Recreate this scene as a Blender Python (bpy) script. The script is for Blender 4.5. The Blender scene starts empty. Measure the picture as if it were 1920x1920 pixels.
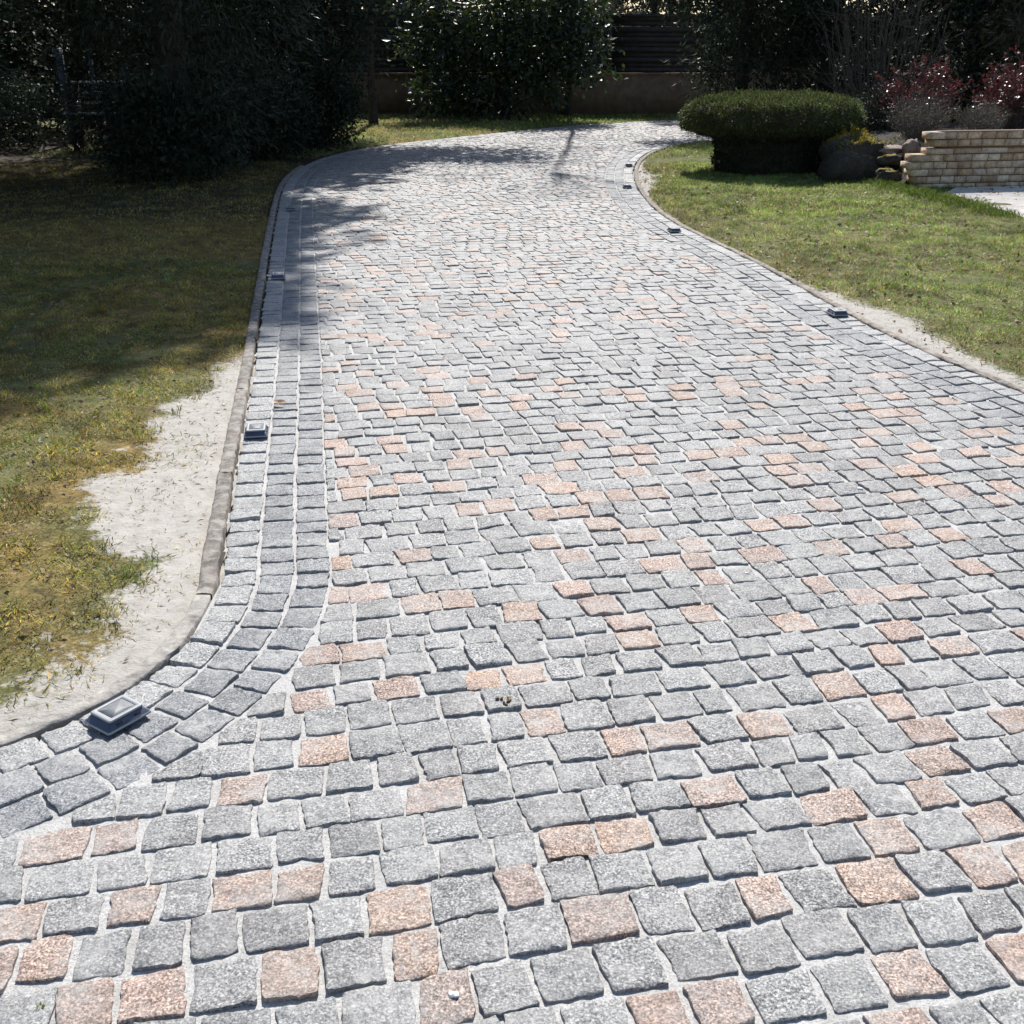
import bpy, math, random
import numpy as np
from mathutils import Vector

random.seed(7)
rng = np.random.default_rng(11)
R = math.radians
scene = bpy.context.scene

# ------------------------------------------------------------------ camera
CAM_H, PITCH, FPX = 1.5, R(23.2), 2078.0          # eye height, downward pitch, focal length in photo pixels (1920 wide)
cd = bpy.data.cameras.new('camera')
cd.sensor_width = 36.0
cd.lens = 36.0 * FPX / 1920.0
cd.clip_start = 0.05
cd.clip_end = 2000
cam = bpy.data.objects.new('camera', cd)
scene.collection.objects.link(cam)
cam.location = (0, 0, CAM_H)
cam.rotation_euler = (math.pi / 2 - PITCH, 0, 0)
scene.camera = cam

# ------------------------------------------------------------------ sky and sun
SUN_AZ, SUN_EL = R(2.0), R(46.0)                  # clockwise from straight ahead (+Y)
world = bpy.data.worlds.new('World')
scene.world = world
world.use_nodes = True
wn = world.node_tree
bg = wn.nodes['Background']
sky = wn.nodes.new('ShaderNodeTexSky')
sky.sky_type = 'NISHITA'
sky.sun_disc = False
sky.sun_elevation = SUN_EL
sky.sun_rotation = SUN_AZ
wn.links.new(sky.outputs[0], bg.inputs[0])
bg.inputs[1].default_value = 0.095
sd = bpy.data.lights.new('sun', 'SUN')
sd.energy = 4.7
sd.angle = R(0.53)
sd.color = (1.0, 0.965, 0.92)
sun = bpy.data.objects.new('sun', sd)
scene.collection.objects.link(sun)
sdir = Vector((math.sin(SUN_AZ) * math.cos(SUN_EL), math.cos(SUN_AZ) * math.cos(SUN_EL), math.sin(SUN_EL)))
sun.rotation_euler = sdir.to_track_quat('Z', 'Y').to_euler()
sun.location = sdir * 30
vs = scene.view_settings
vs.view_transform = 'Standard'
vs.look = 'None'
vs.exposure = 0.7
vs.gamma = 1.0
vs.use_curve_mapping = False

# ------------------------------------------------------------------ helpers
COL = scene.collection


def P(px, py, z=0.0):
    """ground point seen at a photo pixel"""
    c, s = math.cos(PITCH), math.sin(PITCH)
    dx, dv = px - 960.0, py - 960.0
    d = (dx, FPX * c - dv * s, -FPX * s - dv * c)
    t = (z - CAM_H) / d[2]
    return np.array([d[0] * t, d[1] * t])


def project(x, y, z):
    c, s = math.cos(PITCH), math.sin(PITCH)
    zc = y * c - (z - CAM_H) * s
    u = y * s + (z - CAM_H) * c
    return 960 + FPX * x / zc, 960 - FPX * u / zc, zc


def tag(o, label=None, cat=None, group=None, kind=None):
    if label: o['label'] = label
    if cat: o['category'] = cat
    if group: o['group'] = group
    if kind: o['kind'] = kind
    return o


def empty(name, loc=(0, 0, 0), rz=0.0):
    o = bpy.data.objects.new(name, None)
    o.empty_display_size = 0.1
    COL.objects.link(o)
    o.location = loc
    o.rotation_euler = (0, 0, rz)
    return o


def mesh_data(name, V, Q=None, T=None, mat=None, tint=None, smooth=False):
    V = np.asarray(V, dtype=np.float32)
    me = bpy.data.meshes.new(name)
    parts, starts = [], []
    pos = 0
    if Q is not None and len(Q):
        Q = np.asarray(Q, dtype=np.int32)
        parts.append(Q.ravel()); starts.append(pos + 4 * np.arange(len(Q), dtype=np.int32)); pos += 4 * len(Q)
    if T is not None and len(T):
        T = np.asarray(T, dtype=np.int32)
        parts.append(T.ravel()); starts.append(pos + 3 * np.arange(len(T), dtype=np.int32)); pos += 3 * len(T)
    loops = np.concatenate(parts); st = np.concatenate(starts)
    me.vertices.add(len(V)); me.vertices.foreach_set('co', V.ravel())
    me.loops.add(len(loops)); me.loops.foreach_set('vertex_index', loops)
    me.polygons.add(len(st)); me.polygons.foreach_set('loop_start', st)
    me.update(calc_edges=True)
    if smooth:
        me.polygons.foreach_set('use_smooth', np.ones(len(st), dtype=bool))
    if tint is not None:
        tint = np.asarray(tint, dtype=np.float32)
        if tint.shape[1] == 3:
            tint = np.concatenate([tint, np.ones((len(tint), 1), np.float32)], axis=1)
        a = me.attributes.new('tint', 'FLOAT_COLOR', 'POINT')
        a.data.foreach_set('color', tint.ravel())
    if mat is not None:
        me.materials.append(mat)
    return me


def obj(name, me, parent=None, loc=None):
    o = bpy.data.objects.new(name, me)
    COL.objects.link(o)
    if parent is not None:
        o.parent = parent
    if loc is not None:
        o.location = loc
    return o


class MB:
    """collects shapes into one mesh"""
    def __init__(s):
        s.v, s.q, s.t, s.c = [], [], [], []
        s.n = 0

    def add(s, V, Q=None, T=None, col=None):
        V = np.asarray(V, float)
        s.v.append(V)
        if Q is not None and len(Q): s.q.append(np.asarray(Q, int) + s.n)
        if T is not None and len(T): s.t.append(np.asarray(T, int) + s.n)
        if col is not None:
            col = np.asarray(col, float)
            s.c.append(np.tile(col, (len(V), 1)) if col.ndim == 1 else col)
        s.n += len(V)

    def box(s, c, size, rz=0.0, jit=0.0, col=None, taper=0.0):
        x, y, z = np.array(size) / 2.0
        V = np.array([[-x, -y, -z], [x, -y, -z], [x, y, -z], [-x, y, -z], [-x, -y, z], [x, -y, z], [x, y, z], [-x, y, z]])
        V[4:, :2] *= 1 - taper
        if jit: V += rng.uniform(-jit, jit, V.shape)
        ca, sa = math.cos(rz), math.sin(rz)
        W = V.copy(); W[:, 0] = V[:, 0] * ca - V[:, 1] * sa; W[:, 1] = V[:, 0] * sa + V[:, 1] * ca
        s.add(W + np.array(c), [[0, 3, 2, 1], [4, 5, 6, 7], [0, 1, 5, 4], [1, 2, 6, 5], [2, 3, 7, 6], [3, 0, 4, 7]], None, col)

    def tube(s, pts, rad, sides=6, col=None):
        pts = np.asarray(pts, float); n = len(pts)
        rad = np.broadcast_to(np.asarray(rad, float), (n,))
        d = np.gradient(pts, axis=0)
        d /= np.linalg.norm(d, axis=1)[:, None] + 1e-9
        ref = np.where(np.abs(d[:, 2:3]) > 0.9, np.array([[1.0, 0, 0]]), np.array([[0, 0, 1.0]]))
        a = np.cross(d, ref); a /= np.linalg.norm(a, axis=1)[:, None] + 1e-9
        b = np.cross(d, a)
        th = np.arange(sides) * 2 * math.pi / sides
        V = (pts[:, None, :] + rad[:, None, None] * (np.cos(th)[None, :, None] * a[:, None, :] + np.sin(th)[None, :, None] * b[:, None, :])).reshape(-1, 3)
        i = np.arange(n - 1)[:, None] * sides; j = np.arange(sides)[None, :]; k = (j + 1) % sides
        Q = np.stack([i + j, i + k, i + sides + k, i + sides + j], axis=-1).reshape(-1, 4)
        T = [[(n - 1) * sides + m, (n - 1) * sides + m + 1, (n - 1) * sides] for m in range(1, sides - 1)]
        s.add(V, Q, T, col)

    def data(s, name, mat, smooth=False):
        return mesh_data(name, np.concatenate(s.v), np.concatenate(s.q) if s.q else None,
                         np.concatenate(s.t) if s.t else None, mat, np.concatenate(s.c) if s.c else None, smooth)

    def build(s, name, mat, parent=None, smooth=False):
        return obj(name, s.data(name, mat, smooth), parent)


def vnoise(x, y, seed=0):
    """smooth value noise in -1..1, vectorised"""
    x = np.asarray(x, float); y = np.asarray(y, float)
    xi = np.floor(x).astype(np.int64); yi = np.floor(y).astype(np.int64)
    fx = x - xi; fy = y - yi
    fx = fx * fx * (3 - 2 * fx); fy = fy * fy * (3 - 2 * fy)

    def h(a, b):
        n = (a * 374761393 + b * 668265263 + seed * 1442695041) & 0xFFFFFFFF
        n = ((n ^ (n >> 13)) * 1274126177) & 0xFFFFFFFF
        return ((n ^ (n >> 16)) & 0xFFFF) / 32767.5 - 1.0
    return (h(xi, yi) * (1 - fx) + h(xi + 1, yi) * fx) * (1 - fy) + (h(xi, yi + 1) * (1 - fx) + h(xi + 1, yi + 1) * fx) * fy


def fbm(x, y, seed=0, oct=3):
    t, a, f = 0, 0.5, 1.0
    for k in range(oct):
        t = t + a * vnoise(np.asarray(x) * f, np.asarray(y) * f, seed + k); a *= 0.5; f *= 2.03
    return t


# ------------------------------------------------------------------ materials
class N:
    def __init__(s, name):
        s.m = bpy.data.materials.new(name); s.m.use_nodes = True
        s.t = s.m.node_tree; s.b = s.t.nodes['Principled BSDF']; s.out = s.t.nodes['Material Output']
        s.geo = s.t.nodes.new('ShaderNodeNewGeometry').outputs['Position']

    def l(s, a, b): s.t.links.new(a, b)

    def set(s, **k):
        for n_, v in k.items():
            i = s.b.inputs[n_.replace('_', ' ')]
            if hasattr(v, 'node'): s.l(v, i)
            else: i.default_value = v
        return s

    def noise(s, scale, detail=3.0, rough=0.55, vec=None, dist=0.0):
        n = s.t.nodes.new('ShaderNodeTexNoise')
        n.inputs['Scale'].default_value = scale; n.inputs['Detail'].default_value = detail
        n.inputs['Roughness'].default_value = rough; n.inputs['Distortion'].default_value = dist
        s.l(vec if vec is not None else s.geo, n.inputs['Vector'])
        return n.outputs['Fac']

    def voronoi(s, scale, out='Distance', feature='F1'):
        n = s.t.nodes.new('ShaderNodeTexVoronoi'); n.feature = feature
        n.inputs['Scale'].default_value = scale; s.l(s.geo, n.inputs['Vector'])
        return n.outputs[out]

    def ramp(s, fac, stops, interp='LINEAR'):
        n = s.t.nodes.new('ShaderNodeValToRGB'); n.color_ramp.interpolation = interp
        e = n.color_ramp.elements
        while len(e) < len(stops): e.new(0.5)
        for k, (p, c) in enumerate(stops):
            e[k].position = p
            e[k].color = (c, c, c, 1) if isinstance(c, (int, float)) else (*c, 1)
        s.l(fac, n.inputs['Fac'])
        return n.outputs['Color']

    def mix(s, fac, a, b, mode='MIX'):
        n = s.t.nodes.new('ShaderNodeMix'); n.data_type = 'RGBA'; n.blend_type = mode
        for v, i in ((fac, 0), (a, 6), (b, 7)):
            if hasattr(v, 'node'): s.l(v, n.inputs[i])
            elif i == 0: n.inputs[0].default_value = v
            else: n.inputs[i].default_value = (*v, 1) if len(v) == 3 else v
        return n.outputs[2]

    def math(s, op, a, b=0.0):
        n = s.t.nodes.new('ShaderNodeMath'); n.operation = op
        for v, i in ((a, 0), (b, 1)):
            if hasattr(v, 'node'): s.l(v, n.inputs[i])
            else: n.inputs[i].default_value = v
        return n.outputs[0]

    def attr(s, name='tint'):
        n = s.t.nodes.new('ShaderNodeAttribute'); n.attribute_name = name
        return n.outputs['Color']

    def attr_alpha(s, name='tint'):
        n = s.t.nodes.new('ShaderNodeAttribute'); n.attribute_name = name
        return n.outputs['Alpha']

    def sep(s, c):
        n = s.t.nodes.new('ShaderNodeSeparateColor'); s.l(c, n.inputs[0])
        return n.outputs

    def bump(s, h, strength=0.5, dist=0.01):
        n = s.t.nodes.new('ShaderNodeBump'); n.inputs['Strength'].default_value = strength
        n.inputs['Distance'].default_value = dist; s.l(h, n.inputs['Height'])
        s.l(n.outputs[0], s.b.inputs['Normal'])
        return s


def granite_mat():
    n = N('split granite')
    t = n.attr()
    sp = n.noise(210, 3, 0.7)
    sp2 = n.noise(95, 3, 0.6)
    v = n.ramp(sp, [(0.33, 0.12), (0.45, 0.62), (0.53, 1.05), (0.66, 2.0)])
    c = n.mix(n.attr_alpha(), t, n.mix(1.0, t, v, 'MULTIPLY'))
    c = n.mix(0.55, c, n.ramp(sp2, [(0.35, 0.5), (0.5, 1.0), (0.66, 1.45)]), 'MULTIPLY')
    c = n.mix(1.0, c, n.ramp(n.noise(1.3, 4, 0.6), [(0.3, 0.84), (0.5, 1.0), (0.7, 1.08)]), 'MULTIPLY')
    st = n.math('MULTIPLY', n.ramp(n.noise(16, 3, 0.6), [(0.60, 0.0), (0.70, 0.45)]), n.ramp(n.noise(70, 3, 0.7), [(0.4, 0.0), (0.6, 1.0)]))
    c = n.mix(st, c, (0.085, 0.08, 0.072))
    # crystals
    cr = n.ramp(n.voronoi(120), [(0.0, 1.0), (0.09, 1.0), (0.16, 0.0)])
    crm = n.math('MULTIPLY', cr, n.ramp(n.noise(60, 1), [(0.56, 0.0), (0.62, 0.8)]))
    c = n.mix(crm, c, (0.6, 0.59, 0.57))
    # cement dust left on the stones
    d = n.math('MULTIPLY', n.ramp(n.noise(7, 4, 0.65), [(0.40, 0.0), (0.70, 0.95)]), n.ramp(n.noise(55, 4, 0.7), [(0.4, 0.25), (0.62, 1.0)]))
    c = n.mix(d, c, (0.36, 0.355, 0.34))
    h = n.math('ADD', n.noise(95, 4, 0.7), n.math('MULTIPLY', n.noise(38, 2), 1.2))
    n.bump(h, 0.7, 0.004)
    n.set(Base_Color=c, Roughness=n.ramp(sp, [(0.4, 0.8), (0.7, 0.5)]))
    n.b.inputs['Specular IOR Level'].default_value = 0.35
    return n.m


def mortar_mat():
    n = N('pale cement joint')
    a = n.noise(14, 5, 0.6)
    c = n.ramp(a, [(0.3, (0.35, 0.342, 0.325)), (0.5, (0.435, 0.427, 0.41)), (0.7, (0.49, 0.484, 0.47))])
    g = n.ramp(n.voronoi(160), [(0.0, 0.25), (0.16, 0.4), (0.26, 1.0)])
    m = n.ramp(n.noise(45, 3, 0.7), [(0.45, 0.0), (0.58, 0.85)])
    c = n.mix(1.0, c, n.ramp(n.noise(180, 4, 0.75), [(0.32, 0.62), (0.5, 1.0), (0.68, 1.18)]), 'MULTIPLY')
    c = n.mix(m, c, n.mix(1.0, c, g, 'MULTIPLY'))
    n.bump(n.noise(110, 5, 0.7), 0.8, 0.005)
    n.set(Base_Color=c, Roughness=0.9)
    return n.m


def kerb_mat():
    n = N('weathered concrete edging')
    t = n.attr()
    a = n.noise(22, 5, 0.65)
    c = n.mix(1.0, t, n.ramp(a, [(0.3, 0.4), (0.5, 0.95), (0.68, 1.5)]), 'MULTIPLY')
    c = n.mix(n.ramp(n.noise(16, 4, 0.7), [(0.47, 0.0), (0.62, 0.8)]), c, (0.34, 0.32, 0.29))
    n.bump(n.noise(70, 5, 0.7), 0.8, 0.006)
    n.set(Base_Color=c, Roughness=0.92)
    return n.m


def ground_mat():
    n = N('lawn soil and cement dust')
    m = n.sep(n.attr('mask'))
    big, mid, fine = n.noise(1.6, 4, 0.6), n.noise(11, 4, 0.65), n.noise(90, 4, 0.7)
    green = n.ramp(mid, [(0.3, (0.06, 0.062, 0.022)), (0.5, (0.11, 0.115, 0.04)), (0.7, (0.17, 0.155, 0.075))])
    moss = n.ramp(mid, [(0.3, (0.07, 0.055, 0.022)), (0.5, (0.17, 0.12, 0.04)), (0.7, (0.28, 0.2, 0.075))])
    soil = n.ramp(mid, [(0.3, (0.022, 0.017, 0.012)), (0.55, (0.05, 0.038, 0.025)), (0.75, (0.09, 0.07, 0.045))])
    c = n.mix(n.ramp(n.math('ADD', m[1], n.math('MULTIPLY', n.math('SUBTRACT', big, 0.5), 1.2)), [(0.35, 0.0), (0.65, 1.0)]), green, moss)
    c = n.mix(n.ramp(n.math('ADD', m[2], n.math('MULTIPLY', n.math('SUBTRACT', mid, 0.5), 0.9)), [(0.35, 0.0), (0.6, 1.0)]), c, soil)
    c = n.mix(0.9, c, n.ramp(fine, [(0.32, 0.3), (0.5, 0.9), (0.68, 1.6)]), 'MULTIPLY')
    sand = n.ramp(n.noise(20, 5, 0.65), [(0.28, (0.29, 0.268, 0.236)), (0.5, (0.385, 0.362, 0.325)), (0.72, (0.44, 0.42, 0.385))])
    sand = n.mix(n.ramp(n.noise(120, 3, 0.7), [(0.63, 0.0), (0.70, 0.5)]), sand, (0.2, 0.17, 0.13))
    sf = n.math('ADD', m[0], n.math('MULTIPLY', n.math('SUBTRACT', n.noise(34, 5, 0.75), 0.5), 1.5))
    c = n.mix(n.ramp(sf, [(0.36, 0.0), (0.62, 1.0)]), c, sand)
    n.bump(n.math('ADD', n.noise(45, 5, 0.7), n.math('MULTIPLY', fine, 0.4)), 0.45, 0.014)
    n.set(Base_Color=c, Roughness=0.95)
    n.b.inputs['Specular IOR Level'].default_value = 0.2
    return n.m


def leaf_mat(name, base, rough=0.45, trans=0.25, spec=0.5, transcol=None):
    n = N(name)
    c = n.mix(1.0, n.attr(), base, 'MULTIPLY')
    n.set(Base_Color=c, Roughness=rough)
    n.b.inputs['Specular IOR Level'].default_value = spec
    if trans > 0:
        tr = n.t.nodes.new('ShaderNodeBsdfTranslucent')
        tc = n.mix(1.0, n.attr(), transcol or tuple(min(1, x * 2.0) for x in base), 'MULTIPLY')
        n.l(tc, tr.inputs['Color'])
        mx = n.t.nodes.new('ShaderNodeMixShader'); mx.inputs[0].default_value = trans
        n.l(n.b.outputs[0], mx.inputs[1]); n.l(tr.outputs[0], mx.inputs[2])
        n.l(mx.outputs[0], n.out.inputs['Surface'])
    return n.m


def plain_mat(name, col, rough=0.6, metal=0.0, scale=18, var=0.35, bump=0.3, bdist=0.004, spec=0.5):
    n = N(name)
    a = n.noise(scale, 5, 0.65)
    c = n.mix(1.0, col, n.ramp(a, [(0.28, 1 - var), (0.5, 1.0), (0.72, 1 + var)]), 'MULTIPLY')
    n.set(Base_Color=c, Roughness=rough, Metallic=metal)
    n.b.inputs['Specular IOR Level'].default_value = spec
    if bump: n.bump(n.noise(scale * 4, 4, 0.65), bump, bdist)
    return n.m


def bark_mat(name, col):
    n = N(name)
    mp = n.t.nodes.new('ShaderNodeMapping'); mp.inputs['Scale'].default_value = (1, 1, 0.18)
    n.l(n.geo, mp.inputs['Vector'])
    a = n.noise(40, 5, 0.7, mp.outputs[0])
    c = n.mix(1.0, col, n.ramp(a, [(0.3, 0.4), (0.5, 1.0), (0.7, 1.6)]), 'MULTIPLY')
    n.bump(a, 0.9, 0.02)
    n.set(Base_Color=c, Roughness=0.95)
    return n.m


def brick_mat():
    n = N('split sandstone block')
    t = n.attr()
    a = n.noise(30, 5, 0.65)
    c = n.mix(1.0, t, n.ramp(a, [(0.3, 0.6), (0.5, 1.0), (0.7, 1.3)]), 'MULTIPLY')
    c = n.mix(n.ramp(n.noise(5, 3), [(0.5, 0.0), (0.7, 0.6)]), c, (0.17, 0.10, 0.06))
    n.bump(n.noise(60, 5, 0.7), 0.8, 0.01)
    n.set(Base_Color=c, Roughness=0.9)
    return n.m


def moss_rock_mat():
    n = N('dark rock with moss on top')
    g = n.t.nodes.new('ShaderNodeNewGeometry').outputs['Normal']
    sx = n.t.nodes.new('ShaderNodeSeparateXYZ'); n.l(g, sx.inputs[0])
    rock = n.ramp(n.noise(20, 5, 0.7), [(0.3, (0.02, 0.018, 0.016)), (0.7, (0.075, 0.065, 0.055))])
    moss = n.ramp(n.noise(50, 4, 0.7), [(0.3, (0.10, 0.075, 0.008)), (0.7, (0.26, 0.19, 0.025))])
    f = n.math('ADD', sx.outputs[2], n.math('MULTIPLY', n.math('SUBTRACT', n.noise(9, 4, 0.7), 0.5), 1.4))
    c = n.mix(n.ramp(f, [(0.72, 0.0), (0.86, 1.0)]), rock, moss)
    n.bump(n.noise(40, 5, 0.7), 0.9, 0.02)
    n.set(Base_Color=c, Roughness=0.95)
    return n.m


def glass_panel_mat():
    n = N('solar cell under clear plastic')
    w = n.t.nodes.new('ShaderNodeTexWave'); w.inputs['Scale'].default_value = 60
    n.l(n.geo, w.inputs['Vector'])
    c = n.mix(n.ramp(w.outputs['Fac'], [(0.9, 0.0), (0.97, 1.0)]), (0.10, 0.115, 0.13), (0.2, 0.21, 0.22))
    c = n.mix(n.ramp(n.noise(60, 4, 0.7), [(0.4, 0.15), (0.7, 0.6)]), c, (0.27, 0.27, 0.26))
    n.set(Base_Color=c, Roughness=0.55)
    n.b.inputs['Coat Weight'].default_value = 0.0
    return n.m


M = dict(
    granite=granite_mat(), mortar=mortar_mat(), kerb=kerb_mat(), ground=ground_mat(),
    grass=leaf_mat('grass blades', (1, 1, 1), 0.55, 0.35, 0.3, (1.5, 1.5, 1.2)),
    litter=leaf_mat('dead leaves', (1, 1, 1), 0.7, 0.25, 0.3, (1.3, 1.1, 0.9)),
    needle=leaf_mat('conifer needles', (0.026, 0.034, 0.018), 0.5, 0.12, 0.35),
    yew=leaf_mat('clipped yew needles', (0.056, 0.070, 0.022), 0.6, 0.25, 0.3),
    dark=leaf_mat('dark evergreen leaves', (0.024, 0.034, 0.020), 0.6, 0.14, 0.22),
    laurel=leaf_mat('glossy laurel leaves', (0.026, 0.042, 0.022), 0.50, 0.12, 0.5, (0.09, 0.14, 0.03)),
    red=leaf_mat('red shrub leaves', (0.050, 0.024, 0.024), 0.42, 0.14, 0.5, (0.26, 0.03, 0.035)),
    brown=leaf_mat('dry brown foliage', (0.085, 0.062, 0.046), 0.7, 0.15, 0.3),
    far=leaf_mat('distant foliage', (0.075, 0.075, 0.05), 0.7, 0.2, 0.3),
    cedar=leaf_mat('brownish cedar foliage', (0.085, 0.075, 0.045), 0.6, 0.2, 0.3),
    bark=bark_mat('dark bark', (0.045, 0.036, 0.028)),
    twig=bark_mat('grey brown twigs', (0.105, 0.08, 0.062)),
    greytwig=bark_mat('grey twigs', (0.13, 0.115, 0.105)),
    slat=plain_mat('dark stained fence boards', (0.032, 0.026, 0.022), 0.6, 0, 9, 0.5, 0.4),
    cap=plain_mat('sunlit toned cap rail', (0.42, 0.37, 0.30), 0.7, 0, 9, 0.3, 0.3),
    render=plain_mat('brown rendered wall', (0.19, 0.125, 0.082), 0.95, 0, 5, 0.35, 0.5, 0.01),
    brick=brick_mat(),
    brickjoint=plain_mat('brown brick joint', (0.15, 0.095, 0.06), 0.95, 0, 20, 0.3, 0.4),
    slab=plain_mat('pale concrete slab', (0.40, 0.375, 0.35), 0.9, 0, 6, 0.3, 0.5),
    rock=moss_rock_mat(),
    stone=plain_mat('flat garden stone', (0.22, 0.17, 0.14), 0.9, 0, 14, 0.4, 0.6, 0.01),
    soil=plain_mat('dark bed soil', (0.018, 0.014, 0.010), 0.97, 0, 12, 0.5, 0.8, 0.02),
    silver=plain_mat('brushed silver housing', (0.27, 0.28, 0.295), 0.55, 0.0, 40, 0.12, 0.1, 0.001),
    shade_blue=plain_mat('clear plastic in shade blue', (0.055, 0.065, 0.10), 0.35, 0, 30, 0.2, 0.05, 0.001),
    black=plain_mat('black led window', (0.012, 0.012, 0.016), 0.15, 0, 30, 0.2, 0.0),
    panel=glass_panel_mat(),
    white=plain_mat('white painted boards', (0.70, 0.68, 0.62), 0.6, 0, 10, 0.1, 0.2),
    bluegrey=plain_mat('pale blue grey paint', (0.085, 0.10, 0.14), 0.6, 0, 10, 0.15, 0.2),
    roof=plain_mat('pale roof sheet', (0.62, 0.58, 0.53), 0.5, 0, 6, 0.12, 0.2),
    pebble=plain_mat('white quartz chip', (0.78, 0.77, 0.74), 0.5, 0, 60, 0.12, 0.3),
    dirt=plain_mat('dried mud crumb', (0.20, 0.14, 0.085), 0.95, 0, 50, 0.4, 0.8, 0.01),
)


# ------------------------------------------------------------------ plan of the drive
def chaikin(p, n=3):
    p = np.asarray(p, float)
    for _ in range(n):
        q = 0.75 * p[:-1] + 0.25 * p[1:]; r = 0.25 * p[:-1] + 0.75 * p[1:]
        p = np.concatenate([p[:1], np.stack([q, r], 1).reshape(-1, 2), p[-1:]])
    return p


def resample(p, step):
    d = np.concatenate([[0], np.cumsum(np.linalg.norm(np.diff(p, axis=0), axis=1))])
    s = np.arange(0, d[-1], step)
    return np.stack([np.interp(s, d, p[:, 0]), np.interp(s, d, p[:, 1])], 1)


def normals(p):
    t = np.gradient(p, axis=0); t /= np.linalg.norm(t, axis=1)[:, None]
    return np.stack([t[:, 1], -t[:, 0]], 1)          # to the right of travel


left_px = [(-420, 1530), (-150, 1455), (0, 1402), (90, 1368), (170, 1333), (250, 1287), (312, 1238), (362, 1183), (395, 1130), (409, 1085),
           (414, 1035), (426, 960), (438, 880), (453, 800), (469, 710), (484, 610), (498, 520), (508, 450), (517, 400), (526, 358), (540, 333),
           (568, 310), (615, 292), (690, 277), (770, 267), (865, 257), (960, 247), (1050, 238), (1150, 231), (1250, 226), (1350, 224)]
right_px = [(1920, 737), (1800, 690), (1700, 646), (1600, 596), (1500, 538), (1400, 484), (1310, 442), (1245, 408), (1205, 370), (1187, 335),
            (1191, 306), (1216, 285), (1262, 272), (1340, 262)]
left_out = [P(*q) for q in left_px]
left_out.append(left_out[-1] + np.array([4.0, 0.6]))
left_out = resample(chaikin(left_out), 0.04)
rp = [P(*q) for q in right_px]
d0 = (rp[0] - rp[3]); d0 /= np.linalg.norm(d0)
rp = [rp[0] + d0 * 5.0, rp[0] + d0 * 2.0] + rp
rp.append(rp[-1] + np.array([3.5, 1.0]))
right_out = resample(chaikin(rp), 0.04)
LN, RN = normals(left_out), normals(right_out)        # left: points into the drive; right: points away from it
BW = 0.335
left_in = left_out + LN * BW
right_in = right_out - RN * BW


def in_poly(x, y, poly):
    x = np.asarray(x); y = np.asarray(y)
    c = np.zeros(x.shape, bool)
    a = poly; b = np.roll(poly, -1, axis=0)
    for (x1, y1), (x2, y2) in zip(a, b):
        if y1 == y2: continue
        m = (y1 > y) != (y2 > y)
        c ^= m & (x < (x2 - x1) * (y - y1) / (y2 - y1) + x1)
    return c


near_close = np.array([[right_out[0][0], -1.5], [left_out[0][0], -1.5]])
drive_poly = np.concatenate([left_out[::4], left_out[-1:], right_out[::-1][::4], right_out[:1], near_close])


def dist_to(x, y, line):
    """distance to a line and the index of its nearest sample"""
    x = np.asarray(x, float); y = np.asarray(y, float)
    best = np.full(x.shape, 1e9); idx = np.zeros(x.shape, int)
    st = 9
    for k in range(0, len(line) - 1, st):
        a = line[k]; b = line[min(k + st, len(line) - 1)]
        e = b - a; l2 = e @ e
        t = np.clip(((x - a[0]) * e[0] + (y - a[1]) * e[1]) / l2, 0, 1)
        d = (x - a[0] - t * e[0]) ** 2 + (y - a[1] - t * e[1]) ** 2
        m = d < best
        best = np.where(m, d, best); idx = np.where(m, np.minimum(k + np.rint(t * st).astype(int), len(line) - 1), idx)
    return np.sqrt(best), idx


# ------------------------------------------------------------------ ground: one sheet to the horizon
def axis(lo, hi, step, far):
    core = np.arange(lo, hi + step / 2, step)
    g = step * np.cumsum(1.25 ** np.arange(1, 40))
    g = g[g < far]
    return np.concatenate([lo - g[::-1], core, hi + g])


gx, gy = axis(-7.5, 8.0, 0.07, 400), axis(0.6, 25.5, 0.07, 400)
GX, GY = np.meshgrid(gx, gy)
inside = in_poly(GX, GY, drive_poly)
dl, _ = dist_to(GX, GY, left_out)
dr, _ = dist_to(GX, GY, right_out)
dk = np.minimum(dl, dr)
near_f = np.clip((30 - np.hypot(GX, GY)) / 10, 0, 1)
GZ = np.where(inside, -0.06, -0.012 + np.clip(dk, 0, 0.5) * 0.05) + np.where(inside, 0, fbm(GX * 2.2, GY * 2.2, 3) * 0.03 + vnoise(GX * 5.5, GY * 5.5, 4) * 0.010) * np.clip(dk * 2, 0.05, 1) * near_f
GZ = np.where((~inside) & (dk < 0.06), -0.02, GZ)
sand_px = [(485, 600), (452, 650), (395, 690), (330, 770), (240, 850), (215, 900), (190, 932), (20, 965), (30, 977), (130, 985), (215, 1000), (225, 1040), (215, 1085),
           (240, 1112), (255, 1145), (200, 1170), (150, 1215), (135, 1255), (60, 1292), (-60, 1325), (-300, 1370), (-300, 1555), (0, 1502), (270, 1393), (412, 1278),
           (475, 1150), (484, 1035), (500, 880), (520, 710)]
sand_poly = np.array([P(*q) for q in sand_px])


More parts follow.
